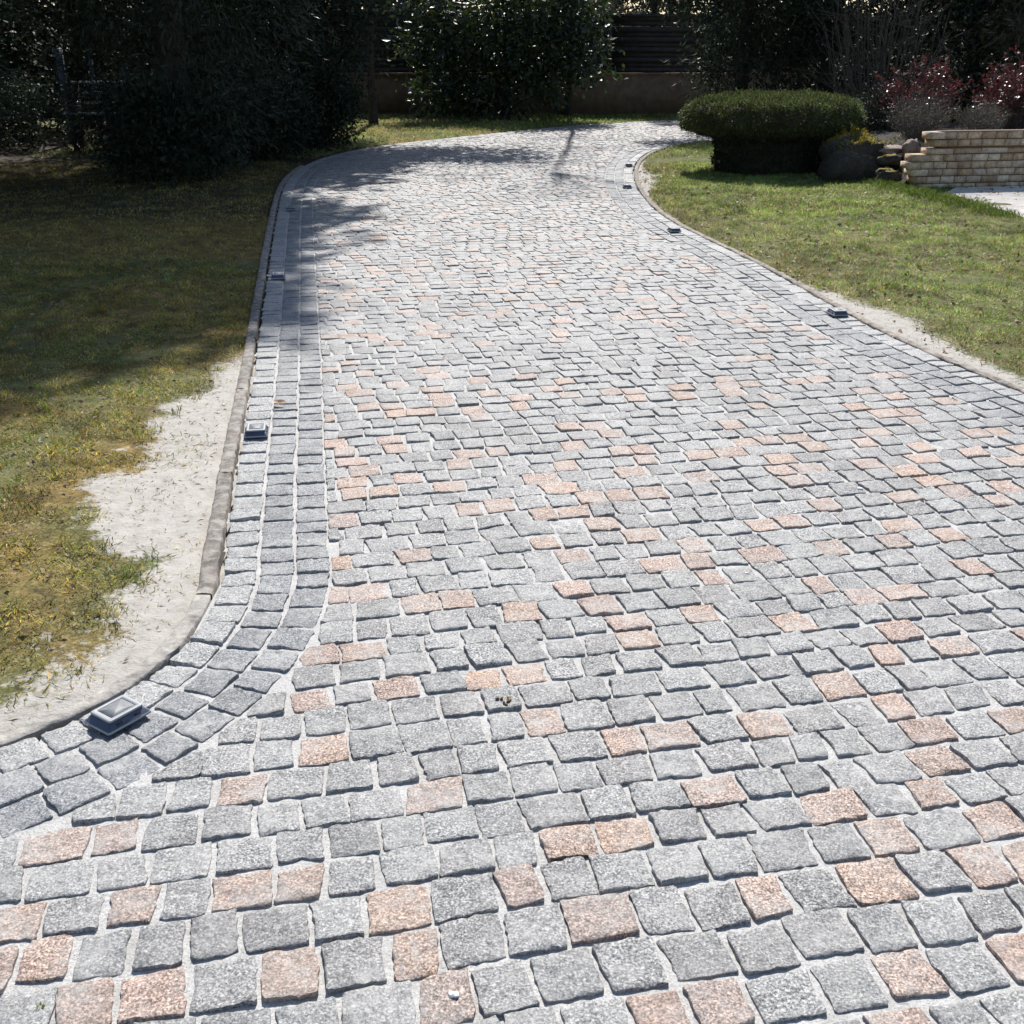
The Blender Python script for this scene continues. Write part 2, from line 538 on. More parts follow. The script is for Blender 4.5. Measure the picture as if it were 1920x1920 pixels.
def sand_mask(x, y):
    s = sum(in_poly(x + 0.13 * math.cos(k), y + 0.17 * math.sin(k), sand_poly).astype(float) for k in np.arange(6) * 1.047) / 6
    n_ = fbm(x * 4.0, y * 4.0, 21, 4) + 0.6 * fbm(x * 17.0, y * 17.0, 23, 2)
    dl_, _ = dist_to(x, y, left_out); dr_, _ = dist_to(x, y, right_out)
    s = np.clip(s * 0.95 + n_ * 0.9 * np.clip((dl_ - 0.05) * 3.4, 0.12, 1.25), 0, 1) * np.where(s > 0, 1, 0.55)
    s = np.where(x > 0, 0.0, s)
    # thin spills along the right-hand edging
    w = 0.10 + 0.34 * np.exp(-((y - 6.3) / 0.7) ** 2) + 0.30 * np.exp(-((y - 13.3) / 0.9) ** 2) + 0.15 * np.exp(-((y - 5.0) / 0.6) ** 2)
    r = np.clip(1.0 - dr_ / w, 0, 1) * 1.3 + fbm(x * 4, y * 4, 33) * 0.5
    s = np.where((x > 0) & (y < 15.5), np.where(dr_ < w * 1.3, r, 0.0), s)
    s = np.where((x < 0) & (y > 7.5), 0.0, s)
    return np.clip(s, 0, 1)


def moss_mask(x, y):
    return np.clip(np.where(x < 0, 0.52 + 0.8 * fbm(x * 1.3, y * 1.3, 5), 0.10 + 0.5 * fbm(x * 1.1, y * 1.1, 9)), 0, 1)


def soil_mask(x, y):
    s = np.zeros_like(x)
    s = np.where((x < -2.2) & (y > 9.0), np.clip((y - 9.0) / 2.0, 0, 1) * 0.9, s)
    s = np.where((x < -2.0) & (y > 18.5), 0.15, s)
    s = np.where((x > 3.9) & (y > 14.2), 0.9, s)
    s = np.where((y > 23.3), 0.8, s)
    s = np.where((y > 25), 0.4, s)
    return s


SM = sand_mask(GX, GY)
mask = np.stack([SM, moss_mask(GX, GY), soil_mask(GX, GY), np.ones_like(SM)], -1).reshape(-1, 4)
nx, ny = len(gx), len(gy)
ii = np.arange(nx * ny).reshape(ny, nx)
GQ = np.stack([ii[:-1, :-1], ii[:-1, 1:], ii[1:, 1:], ii[1:, :-1]], -1).reshape(-1, 4)
gme = mesh_data('ground', np.stack([GX, GY, GZ], -1).reshape(-1, 3), GQ, None, M['ground'], None, True)
a_ = gme.attributes.new('mask', 'FLOAT_COLOR', 'POINT'); a_.data.foreach_set('color', mask.astype(np.float32).ravel())
ground = tag(obj('ground', gme), kind='structure')


def ground_z(x, y):
    """height of the ground sheet, read off its own grid"""
    i = np.clip(np.searchsorted(gx, x) - 1, 0, len(gx) - 2); j = np.clip(np.searchsorted(gy, y) - 1, 0, len(gy) - 2)
    u = np.clip((x - gx[i]) / (gx[i + 1] - gx[i]), 0, 1); v = np.clip((y - gy[j]) / (gy[j + 1] - gy[j]), 0, 1)
    return (GZ[j, i] * (1 - u) + GZ[j, i + 1] * u) * (1 - v) + (GZ[j + 1, i] * (1 - u) + GZ[j + 1, i + 1] * u) * v


# ------------------------------------------------------------------ driveway: joint bed + setts
drive = empty('driveway', (0, 0, 0))
tag(drive, kind='structure')
bx, by = np.arange(-4.2, 8.6, 0.045), np.arange(-0.6, 24.6, 0.045)
BX, BY = np.meshgrid(bx, by)
BIN = in_poly(BX, BY, drive_poly)
BZ = fbm(BX * 9, BY * 9, 41) * 0.003 + fbm(BX * 1.7, BY * 1.7, 44) * 0.004
bi = -np.ones(BX.shape, int)
keep = BIN[:-1, :-1] & BIN[:-1, 1:] & BIN[1:, 1:] & BIN[1:, :-1]
idx = np.arange(BX.size).reshape(BX.shape)
BQ = np.stack([idx[:-1, :-1], idx[:-1, 1:], idx[1:, 1:], idx[1:, :-1]], -1)[keep]
used = np.unique(BQ); rem = np.zeros(BX.size, int); rem[used] = np.arange(len(used))
obj('cement_joint', mesh_data('cement_joint', np.stack([BX.ravel(), BY.ravel(), BZ.ravel()], -1)[used], rem[BQ], None, M['mortar'], None, True), drive)


def bed_z(x, y):
    return fbm(x * 9, y * 9, 41) * 0.003 + fbm(x * 1.7, y * 1.7, 44) * 0.004


def clip(poly, p, n):
    """keep the side of the line through p where (q-p).n > 0"""
    out = []
    m = len(poly)
    for i in range(m):
        a, b = poly[i], poly[(i + 1) % m]
        da, db = (a - p) @ n, (b - p) @ n
        if da > 0: out.append(a)
        if (da > 0) != (db > 0): out.append(a + (b - a) * (da / (da - db)))
    return out


def area(p):
    p = np.asarray(p); q = np.roll(p, -1, axis=0)
    return 0.5 * abs(np.sum(p[:, 0] * q[:, 1] - q[:, 0] * p[:, 1]))


stones = []                                            # (polygon, kind) kind: f field, o outer border row, b inner border rows
YAW = R(12.0)
U, Vv = np.array([-math.sin(YAW), math.cos(YAW)]), np.array([math.cos(YAW), math.sin(YAW)])
s = 0.15
row = 0
while s < 26.0:
    pitch = random.uniform(0.099, 0.119)
    t = -4.5 + random.uniform(0, 0.1)
    cells = []
    while t < 12.5:
        w = random.choice((0.092, 0.1, 0.106, 0.112, 0.118, 0.13)) + random.uniform(-0.006, 0.006)
        cells.append((t, w)); t += w
    tt = np.array([c[0] for c in cells]); ww = np.array([c[1] for c in cells])

    def base(tv, rs, sd_): return rs + 0.020 * vnoise(tv * 0.7, tv * 0 + rs * 0.6, 5) + 0.012 * vnoise(tv * 2.3, tv * 0 + rs * 2.1, 6)
    cx = (tt + ww / 2)
    c2 = U[None] * base(cx, s, 0)[:, None] + Vv[None] * cx[:, None]
    ok = (c2[:, 1] > 0.3) & (c2[:, 1] < 24.5)
    cc = c2[ok]
    if len(cc):
        keep_i = in_poly(cc[:, 0], cc[:, 1], drive_poly)
        for (t0, w), good in zip([c for c, o in zip(cells, ok) if o], keep_i):
            if not good: continue
            j = random.uniform(0.008, 0.016); k = random.uniform(0.008, 0.0145)
            r_ = lambda: random.gauss(0, 0.0023)
            sh = random.gauss(0, 0.003)
            skew = random.gauss(0, 0.003)
            q = []
            for (a, b, sk) in ((0, 0, -skew), (1, 0, -skew), (1, 1, skew), (0, 1, skew)):
                tv = t0 + (j / 2 if a == 0 else w - j / 2) + sk
                rs = base(np.array([tv]), s, 0)[0] + (k / 2 if b == 0 else pitch - k / 2) + sh
                q.append(U * (rs + r_()) + Vv * (tv + r_()))
            stones.append((q, 'f'))
    s += pitch
    row += 1

# clip the field setts against the border rows
cent = np.array([np.mean(q, axis=0) for q, _ in stones])
dli, ili = dist_to(cent[:, 0], cent[:, 1], left_in)
dri, iri = dist_to(cent[:, 0], cent[:, 1], right_in)
LIN, RIN = normals(left_in), normals(right_in)
kept = []
for (q, kd), c, a, ia, b, ib in zip(stones, cent, dli, ili, dri, iri):
    lin = (c - left_in[ia]) @ LIN[ia]
    rin = -(c - right_in[ib]) @ RIN[ib]
    if (a < 0.6 and lin < -0.1) or (b < 0.6 and rin < -0.1): continue
    if a < 0.12: q = clip(q, left_in[ia] + LIN[ia] * 0.007, LIN[ia])
    if len(q) >= 3 and b < 0.12: q = clip(q, right_in[ib] - RIN[ib] * 0.007, -RIN[ib])
    if len(q) < 3 or area(q) < 0.0022: continue
    kept.append((q, 'f'))
stones = kept


def border(line, nrm, sign):
    for rr in range(3):
        mid = 0.012 + (rr + 0.5) * 0.109
        L = line + nrm * mid * sign
        d = np.concatenate([[0], np.cumsum(np.linalg.norm(np.diff(L, axis=0), axis=1))])

        def at(sv, off):
            n_ = np.array([np.interp(sv, d, nrm[:, 0]), np.interp(sv, d, nrm[:, 1])]); n_ /= np.linalg.norm(n_)
            return np.array([np.interp(sv, d, L[:, 0]), np.interp(sv, d, L[:, 1])]) + n_ * off * sign
        sv = random.uniform(0, 0.1)
        while sv < d[-1] - 0.12:
            w = random.uniform(0.094, 0.124)
            j = random.uniform(0.010, 0.016); k = random.uniform(0.010, 0.015)
            h = 0.0545 - k / 2
            r_ = lambda: random.gauss(0, 0.0015)
            q = [at(sv + j / 2 + r_(), -h + r_()), at(sv + w - j / 2 + r_(), -h + r_()), at(sv + w - j / 2 + r_(), h + r_()), at(sv + j / 2 + r_(), h + r_())]
            c = np.mean(q, axis=0)
            if 0.3 < c[1] < 24.4 and c[0] < 8.3 and c[0] > -4:
                stones.append((q, 'o' if rr == 0 else 'b'))
            sv += w


border(left_out, LN, 1.0)
border(right_out, RN, -1.0)

# which field setts are pink: read off the photograph for the near part, by chance beyond
pink_px = [(975, 1150), (1305, 1148), (1510, 1162), (1165, 1163), (1185, 1203), (1690, 1185), (1815, 1217), (1915, 1195), (1680, 1233), (600, 1247), (675, 1237), (722, 1277),
           (545, 1300), (905, 1293), (995, 1280), (645, 1388), (1020, 1383), (1195, 1410), (1280, 1405), (1445, 1380), (1612, 1295), (1670, 1340), (1785, 1393), (1905, 1355),
           (490, 1472), (845, 1478), (1280, 1470), (1515, 1500), (1690, 1475), (1780, 1455), (1685, 1550), (1840, 1515), (1805, 1605), (1885, 1590), (155, 1600), (265, 1575),
           (1070, 1575), (1172, 1562), (45, 1693), (235, 1735), (490, 1688), (605, 1665), (1018, 1668), (1180, 1727), (1475, 1667), (1590, 1650), (735, 1725), (738, 1815),
           (490, 1860), (145, 1897), (1665, 1840), (1325, 1885), (1205, 1900)]
z1 = [(100, 410), (125, 520), (115, 580), (240, 355), (370, 345), (430, 385), (545, 385), (415, 490), (395, 560), (245, 630), (265, 690), (490, 735), (130, 775), (250, 830), (400, 820),
      (800, 360), (905, 405), (800, 575), (930, 570), (780, 645), (730, 785), (1180, 745), (1260, 805), (840, 920), (1010, 905), (140, 990), (560, 1120), (1240, 960), (1415, 945),
      (1200, 1045), (1550, 1010), (1405, 1120), (1755, 1070), (1795, 1160), (175, 1155), (170, 1360), (355, 1335), (570, 1410), (770, 1390), (1380, 1310), (1470, 1400), (1470, 865),
      (1640, 840), (1800, 830), (1640, 695), (1610, 575), (1770, 565), (1825, 610), (1340, 655), (1340, 540), (1350, 430), (1490, 415), (1510, 470), (1050, 300), (1050, 350), (660, 325),
      (645, 240), (600, 275), (460, 205), (800, 185), (960, 255), (1580, 240), (1700, 255), (1790, 290), (1360, 275), (1220, 240), (1335, 190), (1165, 165), (535, 125), (590, 155),
      (90, 145), (205, 105), (200, 160), (210, 210), (215, 265)]
z2 = [(385, 515), (520, 495), (660, 485), (720, 540), (195, 590), (335, 580), (530, 620), (660, 675), (820, 660), (640, 755), (195, 720), (1000, 520), (1130, 635), (1300, 620),
      (1310, 690), (1380, 545), (1480, 735), (1620, 795), (1310, 835), (820, 880), (520, 1000), (700, 980), (1240, 1010), (1570, 1060), (1235, 1100), (1530, 1165), (60, 1140), (205, 1120),
      (170, 1225), (540, 1180), (900, 1145), (715, 1270), (1070, 1330), (1290, 1300), (1820, 855), (1840, 635), (1690, 590),
      (1640, 475), (1770, 460), (1410, 420), (1350, 370), (1150, 450), (1020, 355), (1140, 350), (480, 340), (120, 270), (110, 230), (280, 410), (370, 255), (350, 215), (470, 205), (700, 185),
      (820, 175), (1080, 165), (1220, 160), (1510, 320), (1180, 285), (1060, 250), (580, 290), (240, 180), (390, 85), (530, 60), (770, 70), (1890, 550), (1880, 770)]
pink_px += [(600 + a / 2.909, 650 + b / 2.909) for a, b in z1] + [(1260 + a / 2.909, 650 + b / 2.909) for a, b in z2]
cent = np.array([np.mean(q, axis=0) for q, _ in stones])
isf = np.array([k == 'f' for _, k in stones])
pink = np.zeros(len(stones), bool)
for q in pink_px:
    p = P(*q)
    d = np.hypot(cent[:, 0] - p[0], cent[:, 1] - p[1]) + np.where(isf & ~pink, 0, 9)
    k = int(np.argmin(d))
    if d[k] < 0.11: pink[k] = True
far_f = isf & (cent[:, 1] > 5.7)
pink |= far_f & (rng.random(len(stones)) < 0.19)
off = isf & (cent[:, 1] < 1.55)
pink |= off & (rng.random(len(stones)) < 0.2)


def sett(poly, lod):
    """one split-faced sett: rough outline, rounded arrises, uneven top"""
    poly = [np.asarray(p) for p in poly]
    c = np.mean(poly, axis=0)
    m = len(poly)
    seg = {0: 0.012, 1: 0.034, 2: 0.2}[lod]
    cut = random.uniform(0.002, 0.005) if lod < 2 else 0.0
    pts = []
    for i in range(m):
        a, b = poly[i], poly[(i + 1) % m]
        L = np.linalg.norm(b - a)
        if L < 0.004: continue
        e = (b - a) / L; nn = np.array([e[1], -e[0]])
        if lod == 2:
            pts.append(a + (c - a) * 0.03); pts.append((a + b) / 2 + nn * random.gauss(0, 0.002)); continue
        k = max(1, int((L - 2 * cut) / seg))
        bow = random.gauss(0, 0.0022)
        for f in range(k + 1):
            u = cut / L + (1 - 2 * cut / L) * f / k if L > 2.5 * cut else f / k * 0.8 + 0.1
            pts.append(a + (b - a) * u + nn * (random.gauss(0, 0.0013) + bow * 4 * u * (1 - u)))
    pts = np.array(pts); n = len(pts)
    bz = float(bed_z(c[0], c[1]))
    top = 0.0070 + bz * 0.5 + random.gauss(0, 0.0015)
    tx, ty = random.gauss(0, 0.022), random.gauss(0, 0.022)
    rel = pts - c
    rings = [np.c_[c + rel * 1.015, np.full(n, -0.02)], np.c_[c + rel, np.full(n, -0.0013) + rng.normal(0, 0.0008, n)]]
    for sc_ in {0: (0.955, 0.72, 0.40), 1: (0.95, 0.55), 2: (0.93,)}[lod]:
        rings.append(np.c_[c + rel * sc_, np.zeros(n)])
    Vr = np.concatenate(rings + [np.array([[c[0], c[1], 0.0]])])
    hv = top + (Vr[:, 0] - c[0]) * tx + (Vr[:, 1] - c[1]) * ty
    if lod < 2:
        hv = hv + 0.0026 * vnoise(Vr[:, 0] * 38, Vr[:, 1] * 38, 91) + 0.0016 * vnoise(Vr[:, 0] * 90, Vr[:, 1] * 90, 92)
    else:
        hv = hv + rng.normal(0, 0.001, len(Vr))
    Vr[n:, 2] += hv[n:]
    Q = []
    j = np.arange(n); k = (j + 1) % n
    for r in range(len(rings) - 1):
        Q.append(np.stack([r * n + j, r * n + k, (r + 1) * n + k, (r + 1) * n + j], -1))
    lr = (len(rings) - 1) * n
    T = np.stack([lr + j, lr + k, np.full(n, len(Vr) - 1)], -1)
    # same winding everywhere: up
    if np.cross(np.append(pts[1] - pts[0], 0), np.append(c - pts[0], 0))[2] < 0:
        Q = [q[:, ::-1] for q in Q]; T = T[:, ::-1]
    return Vr, np.concatenate(Q), T


def stone_col(kind, pk, far=0.0):
    if pk:
        b = random.uniform(0.86, 1.12); w = random.uniform(-0.02, 0.03)
        c_ = np.array([0.325 + w * 0.5, 0.232 + w * 0.2, 0.186 - w * 0.2]) * b
        f = random.uniform(0, 0.25) + 0.2 * far
        return c_ * (1 - f) + np.array([0.25, 0.25, 0.25]) * f
    if kind == 'b':
        return np.array([0.178, 0.184, 0.192]) * random.uniform(0.86, 1.16)
    if kind == 'o':
        return np.array([0.275, 0.276, 0.272]) * random.uniform(0.88, 1.12)
    return np.array([0.229, 0.232, 0.229]) * random.uniform(0.85, 1.15) + np.array([random.uniform(0, 0.008), 0, 0])


pxs, pys, zcs = project(cent[:, 0], cent[:, 1], 0.01)
ars = np.array([area(q) for q, _ in stones])
show = np.where((pxs > -20) & (pxs < 1940) & (pys < 1935), ars / zcs ** 3, 0)
largest = set(np.argsort(-show)[:300].tolist())
rest = MB()
for i, ((q, kd), pk) in enumerate(zip(stones, pink)):
    zc = zcs[i]
    lod = 0 if (zc < 4.2 or i in largest) else (1 if zc < 9 else 2)
    Vs, Qs, Ts = sett(q, lod)
    col = np.append(stone_col(kd, pk, min(1.0, max(0.0, (zc - 5) / 6))), random.uniform(0.65, 1.0))
    if i in largest:
        c = np.array([cent[i][0], cent[i][1], 0.0])
        me = mesh_data('granite_sett', Vs - c, Qs, Ts, M['granite'], np.tile(col, (len(Vs), 1)))
        me.polygons.foreach_set('use_smooth', np.ones(len(me.polygons), bool)); me.set_sharp_from_angle(angle=R(38))
        obj('granite_sett', me, drive, c)
    else:
        rest.add(Vs, Qs, Ts, col)
rme = rest.data('granite_setts_beyond', M['granite'], True)
rme.set_sharp_from_angle(angle=R(38))
tag(obj('granite_setts_beyond', rme, drive), kind='stuff')


# ------------------------------------------------------------------ concrete edging along both sides
def edging(name, line, nrm, sign, width, cols, smin, smax, label):
    d = np.concatenate([[0], np.cumsum(np.linalg.norm(np.diff(line, axis=0), axis=1))])
    root = empty(name, (0, 0, 0)); tag(root, label, 'edging', 'concrete edgings of the drive')
    sv = smin
    while sv < min(smax, d[-1] - 0.1):
        L = random.uniform(0.85, 1.1)
        ss = np.linspace(sv + 0.002, min(sv + L - 0.002, d[-1]), max(4, int(L / 0.035)))
        x = np.interp(ss, d, line[:, 0]); y = np.interp(ss, d, line[:, 1])
        nn = np.stack([np.interp(ss, d, nrm[:, 0]), np.interp(ss, d, nrm[:, 1])], 1) * sign
        nn /= np.linalg.norm(nn, axis=1)[:, None]
        low = y.mean() < 2.95 and sign < 0
        prof = [(0.0, -0.05), (0.002, 0.002), (0.005, 0.0045), (width * 0.5, 0.0055), (width - 0.012, 0.005), (width - 0.004, 0.0), (width, -0.05)] if low else [(0.0, -0.05), (0.002, 0.004), (0.006, 0.0075), (width * 0.5, 0.0085), (width - 0.009, 0.0078), (width - 0.002, 0.003), (width, -0.05)]
        V = []
        for k in range(len(ss)):
            for (o, z) in prof:
                jz = random.gauss(0, 0.0008 if low else 0.0022) if z > 0 else 0
                V.append([x[k] + nn[k, 0] * (o + random.gauss(0, 0.0022)), y[k] + nn[k, 1] * (o + random.gauss(0, 0.0022)), z + jz])
        m = len(prof)
        Q = [[k * m + a, k * m + a + 1, (k + 1) * m + a + 1, (k + 1) * m + a] for k in range(len(ss) - 1) for a in range(m - 1)]
        Q += [[0, 1, 5, 6], [1, 2, 4, 5]]
        e = (len(ss) - 1) * m
        Q += [[e, e + 1, e + 5, e + 6], [e + 1, e + 2, e + 4, e + 5]]
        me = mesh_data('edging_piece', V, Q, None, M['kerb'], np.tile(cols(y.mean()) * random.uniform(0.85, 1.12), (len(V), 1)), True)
        obj('edging_piece', me, root)
        sv += L
    return root


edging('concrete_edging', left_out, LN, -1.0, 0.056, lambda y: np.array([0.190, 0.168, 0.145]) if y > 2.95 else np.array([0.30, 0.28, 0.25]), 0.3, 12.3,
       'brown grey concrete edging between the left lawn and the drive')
edging('concrete_edging', right_out, RN, 1.0, 0.05, lambda y: np.array([0.20, 0.17, 0.14]), 1.0, 20,
       'thin concrete edging between the sunny right lawn and the drive')


# ------------------------------------------------------------------ low rendered wall and slat fence at the far end
WY = 24.6
wall = empty('rendered_wall', (0, WY, 0)); tag(wall, 'low brown rendered wall below the dark fence at the far end', 'wall')
mb = MB(); mb.box((-1, 0.1, 0.36), (32, 0.2, 0.82)); mb.build('wall_body', M['render'], wall)
mb = MB(); mb.box((-1, 0.09, 0.795), (32, 0.26, 0.045)); mb.build('coping', M['render'], wall)
fence = empty('slat_fence', (0, WY + 0.1, 0)); tag(fence, 'dark horizontal slat fence standing on the low brown wall', 'fence')
sl = MB(); sl.box((0, 0, 0), (1.86, 0.022, 0.099)); slme = sl.data('slat', M['slat'])
pm = MB(); pm.box((0, 0, 0.47), (0.08, 0.08, 1.14)); pme = pm.data('post', M['slat'])
cm = MB(); cm.box((0, 0, 0), (1.93, 0.10, 0.05)); cme = cm.data('cap_rail', M['cap']); cme2 = cm.data('cap_rail', M['slat'])  # left rails paler: sunlight on the fence top put into their colour
for k in range(-6, 8):
    x0 = k * 1.94 - 0.9
    up = 0.13 if k <= -1 else 0.0
    obj('post', pme, fence, (x0 - 0.97, 0, 0.82))
    nsl = 11 if up == 0 else 12
    for j in range(nsl):
        gap = 0.0965
        if up == 0 and j >= 9: gap = 0.0985
        o = obj('slat', slme, fence, (x0 + random.uniform(-0.004, 0.004), (0.012 if j % 2 else -0.012), 0.87 + j * gap))
        o.rotation_euler[1] = random.gauss(0, 0.002)
    obj('cap_rail', cme if up else cme2, fence, (x0, 0, 0.87 + (nsl - 0.42) * 0.0965 + 0.012))


# ------------------------------------------------------------------ split-block garden wall on the right
A = P(1703, 357); B = P(1925, 352)
wd = (B - A) / np.linalg.norm(B - A); wa = math.atan2(wd[1], wd[0])
bw = empty('brick_wall', (A[0], A[1], 0), wa); tag(bw, 'low beige block garden wall with stepped broken end', 'wall')
CH = 0.0745
mb = MB()
mb.box((1.95, 0.102, 0.15), (3.6, 0.178, 0.40)); mb.box((2.02, 0.102, 0.47), (3.4, 0.176, 0.235)); mb.build('mortar', M['brickjoint'], bw)
starts = [0.10, 0.06, 0.02, -0.04, 0.0, 0.17, 0.20, 0.16]
for c in range(8):
    x = starts[c]
    z0 = -0.01 + c * CH
    h = CH if c != 5 else CH * 0.8
    first = True
    while x < 3.9:
        w = random.uniform(0.125, 0.19) if c != 5 else random.uniform(0.26, 0.36)
        mb = MB()
        sh = random.uniform(0.85, 1.15)
        col = np.array(random.choice([(0.47, 0.345, 0.23), (0.52, 0.395, 0.28), (0.43, 0.30, 0.19), (0.56, 0.445, 0.33)])) * sh
        dp = 0.20
        pr = random.uniform(0.0, 0.003) + (random.uniform(0, 0.03) if first else 0)
        mb.box((x + w / 2, dp / 2 - pr, z0 + h / 2), (w - 0.013, dp, h - 0.010), 0, 0.0018, col)
        mb.build('brick', M['brick'], bw)
        x += w; first = False

# raised bed behind the wall
bed = MB()
bx_, by_ = np.arange(0, 8.2, 0.25), np.arange(0, 5.6, 0.25)
XX, YY = np.meshgrid(bx_, by_)
o_ = np.array([A[0] - 0.10, A[1] + 0.21])
Wx = o_[0] + XX * wd[0] - YY * wd[1] * 0.3; Wy = o_[1] + XX * wd[1] + YY
ZZ = 0.48 * np.clip(0.1 + XX * 1.1 + YY * 0.1, 0, 1) * np.clip(0.92 + YY, 0, 1) + fbm(Wx * 2, Wy * 2, 71) * 0.05 - 0.06 * YY * 0.6
ZZ = np.where(XX <= 0.001, -0.05, ZZ); ZZ = np.where(YY >= by_[-1] - 0.001, -0.05, ZZ)
ib = np.arange(XX.size).reshape(XX.shape)
tag(obj('planting_bed', mesh_data('planting_bed', np.stack([Wx, Wy, ZZ], -1).reshape(-1, 3), np.stack([ib[:-1, :-1], ib[:-1, 1:], ib[1:, 1:], ib[1:, :-1]], -1).reshape(-1, 4), None, M['soil'], None, True)), kind='structure')

# concrete slab in front of the wall
sp = [P(1775, 366), P(1845, 388), P(1925, 416), P(2050, 455), P(2500, 455), P(2450, 350), P(1925, 353.5), P(1790, 356.5)]
sv_ = [[p[0], p[1], 0.028] for p in sp] + [[p[0], p[1], -0.05] for p in sp]
n8 = len(sp)
tag(obj('concrete_path', mesh_data('concrete_path', sv_, [[k, (k + 1) % n8, n8 + (k + 1) % n8, n8 + k] for k in range(n8)], [[0, k, k + 1] for k in range(1, n8 - 1)], M['slab'])), kind='structure')


# ------------------------------------------------------------------ foliage
def leaf_arrays(C, D, L, W, col, fold=0.25):
    """rhombic leaves at C pointing along D"""
    n = len(C)
    D = D / (np.linalg.norm(D, axis=1)[:, None] + 1e-9)
    r = rng.normal(size=(n, 3)); S = np.cross(D, r); S /= np.linalg.norm(S, axis=1)[:, None] + 1e-9
    Nn = np.cross(D, S)
    L = np.broadcast_to(L, (n,))[:, None]; W = np.broadcast_to(W, (n,))[:, None]
    mid = C + D * L * 0.45
    V = np.stack([C, mid + S * W * 0.5 + Nn * W * fold, C + D * L, mid - S * W * 0.5 + Nn * W * fold], 1).reshape(-1, 3)
    Q = np.arange(4 * n).reshape(n, 4)
    return V, Q, np.repeat(col, 4, axis=0)


def tints(n, lo=0.6, hi=1.4, hue=0.15):
    b = rng.uniform(lo, hi, (n, 1))
    return np.clip(b * (1 + rng.normal(0, hue, (n, 3)) * np.array([1.0, 0.4, 0.8])), 0.02, 4)


def crown_points(blobs, nclump, per, sigma, shell=0.55, zmin=None):
    """leaf centres in clumps spread through ellipsoids; returns points and outward directions"""
    pts, out = [], []
    vol = np.array([b[1][0] * b[1][1] * b[1][2] for b in blobs]) ** 0.75
    share = vol / vol.sum()
    for (c, r), f in zip(blobs, share):
        k = max(3, int(nclump * f))
        d = rng.normal(size=(k, 3)); d /= np.linalg.norm(d, axis=1)[:, None]
        rad = shell + (1 - shell) * rng.random(k) ** 0.6
        rad *= 1 + 0.16 * np.sin(d[:, 0] * 5 + d[:, 2] * 7 + c[0])       # uneven outline
        cc = np.array(c) + d * np.array(r) * rad[:, None]
        cp = np.repeat(cc, per, axis=0) + rng.normal(0, 1, (k * per, 3)) * sigma * np.array([1, 1, 0.75])
        pts.append(cp); out.append(np.repeat(d, per, axis=0))
    p = np.concatenate(pts); o = np.concatenate(out)
    if zmin is not None:
        m = p[:, 2] > zmin
        p, o = p[m], o[m]
    return p, o


def limb(mb, a, b, r0, r1, sag=0.0, n=6, wob=0.06, sides=6):
    a, b = np.array(a, float), np.array(b, float)
    t = np.linspace(0, 1, n)[:, None]
    L = np.linalg.norm(b - a)
    p = a + (b - a) * t + np.concatenate([[[0, 0, 0]], rng.normal(0, wob * L * 0.25, (n - 2, 3)), [[0, 0, 0]]])
    p[:, 2] += -sag * 4 * (t * (1 - t))[:, 0]
    mb.tube(p, np.linspace(r0, r1, n), sides)


def tree(name, label, loc, height, trunk_r, blobs, leafmat, leaf=(0.09, 0.035), clumps=300, per=30, sigma=0.16, droop=0.0, barkmat='bark', group=None,
         zmin=0.05, cat='tree', shell=0.5, tint=(0.5, 1.5, 0.14), fold=0.25, limbs=None, rnd=1.0, big=0.0, wide=0.0):
    x, y = loc[0], loc[1]; z0 = loc[2] if len(loc) > 2 else 0.0
    root = empty(name, (x, y, z0)); tag(root, label, cat, group)
    tb = MB()
    top = height * 0.82
    n = 9
    t = np.linspace(0, 1, n)
    path = np.stack([np.cumsum(rng.normal(0, 0.02 * height / n, n)) * 2, np.cumsum(rng.normal(0, 0.02 * height / n, n)) * 2, -0.05 + t * top], 1)
    path[0, :2] = 0
    tb.tube(path, trunk_r * (1 - 0.8 * t) + 0.01 + trunk_r * 0.5 * np.exp(-t * 14), 8)
    for (c, r) in blobs:
        m = limbs if limbs is not None else max(2, int(2 + r[0] * 2))
        for k in range(m):
            d = rng.normal(size=3); d /= np.linalg.norm(d)
            e = np.array(c) + d * np.array(r) * 0.75
            hz = max(0.15, min(top * 0.95, e[2] - 0.45 * math.hypot(e[0], e[1])))
            s0 = np.array([np.interp(hz, path[:, 2], path[:, 0]), np.interp(hz, path[:, 2], path[:, 1]), hz])
            limb(tb, s0, e, trunk_r * 0.32, 0.006, sag=-0.05, n=6, sides=5)
    tb.build('trunk', M[barkmat], root, True)
    p, o = crown_points(blobs, clumps, per, sigma, shell, zmin)
    d = o + rng.normal(0, rnd, o.shape) + np.array([0, 0, -droop])
    k = len(p)
    L = leaf[0] * rng.uniform(0.6, 1.3, k); W = leaf[1] * rng.uniform(0.7, 1.25, k)
    up = 1 + np.clip((p[:, 2] + z0 - 2.4) * 1.2, 0, 1) * big
    L = L * up; W = W * up * (1 + (up - 1) * wide)
    col = tints(k, *tint)
    V, Q, C = leaf_arrays(p, d, L, W, col, fold)
    obj('crown', mesh_data('crown', V, Q, None, M[leafmat], C), root)
    return root


def cone_blobs(r0, h, z0, n=6, jitter=0.25):
    out = []
    for k in range(n):
        f = k / (n - 1)
        z = z0 + (h - z0) * (f * 0.92 + 0.04)
        r = r0 * (1 - 0.72 * f) * random.uniform(0.85, 1.1)
        out.append(((random.uniform(-jitter, jitter), random.uniform(-jitter, jitter), z), (r, r, (h - z0) / n * 0.8)))
    return out


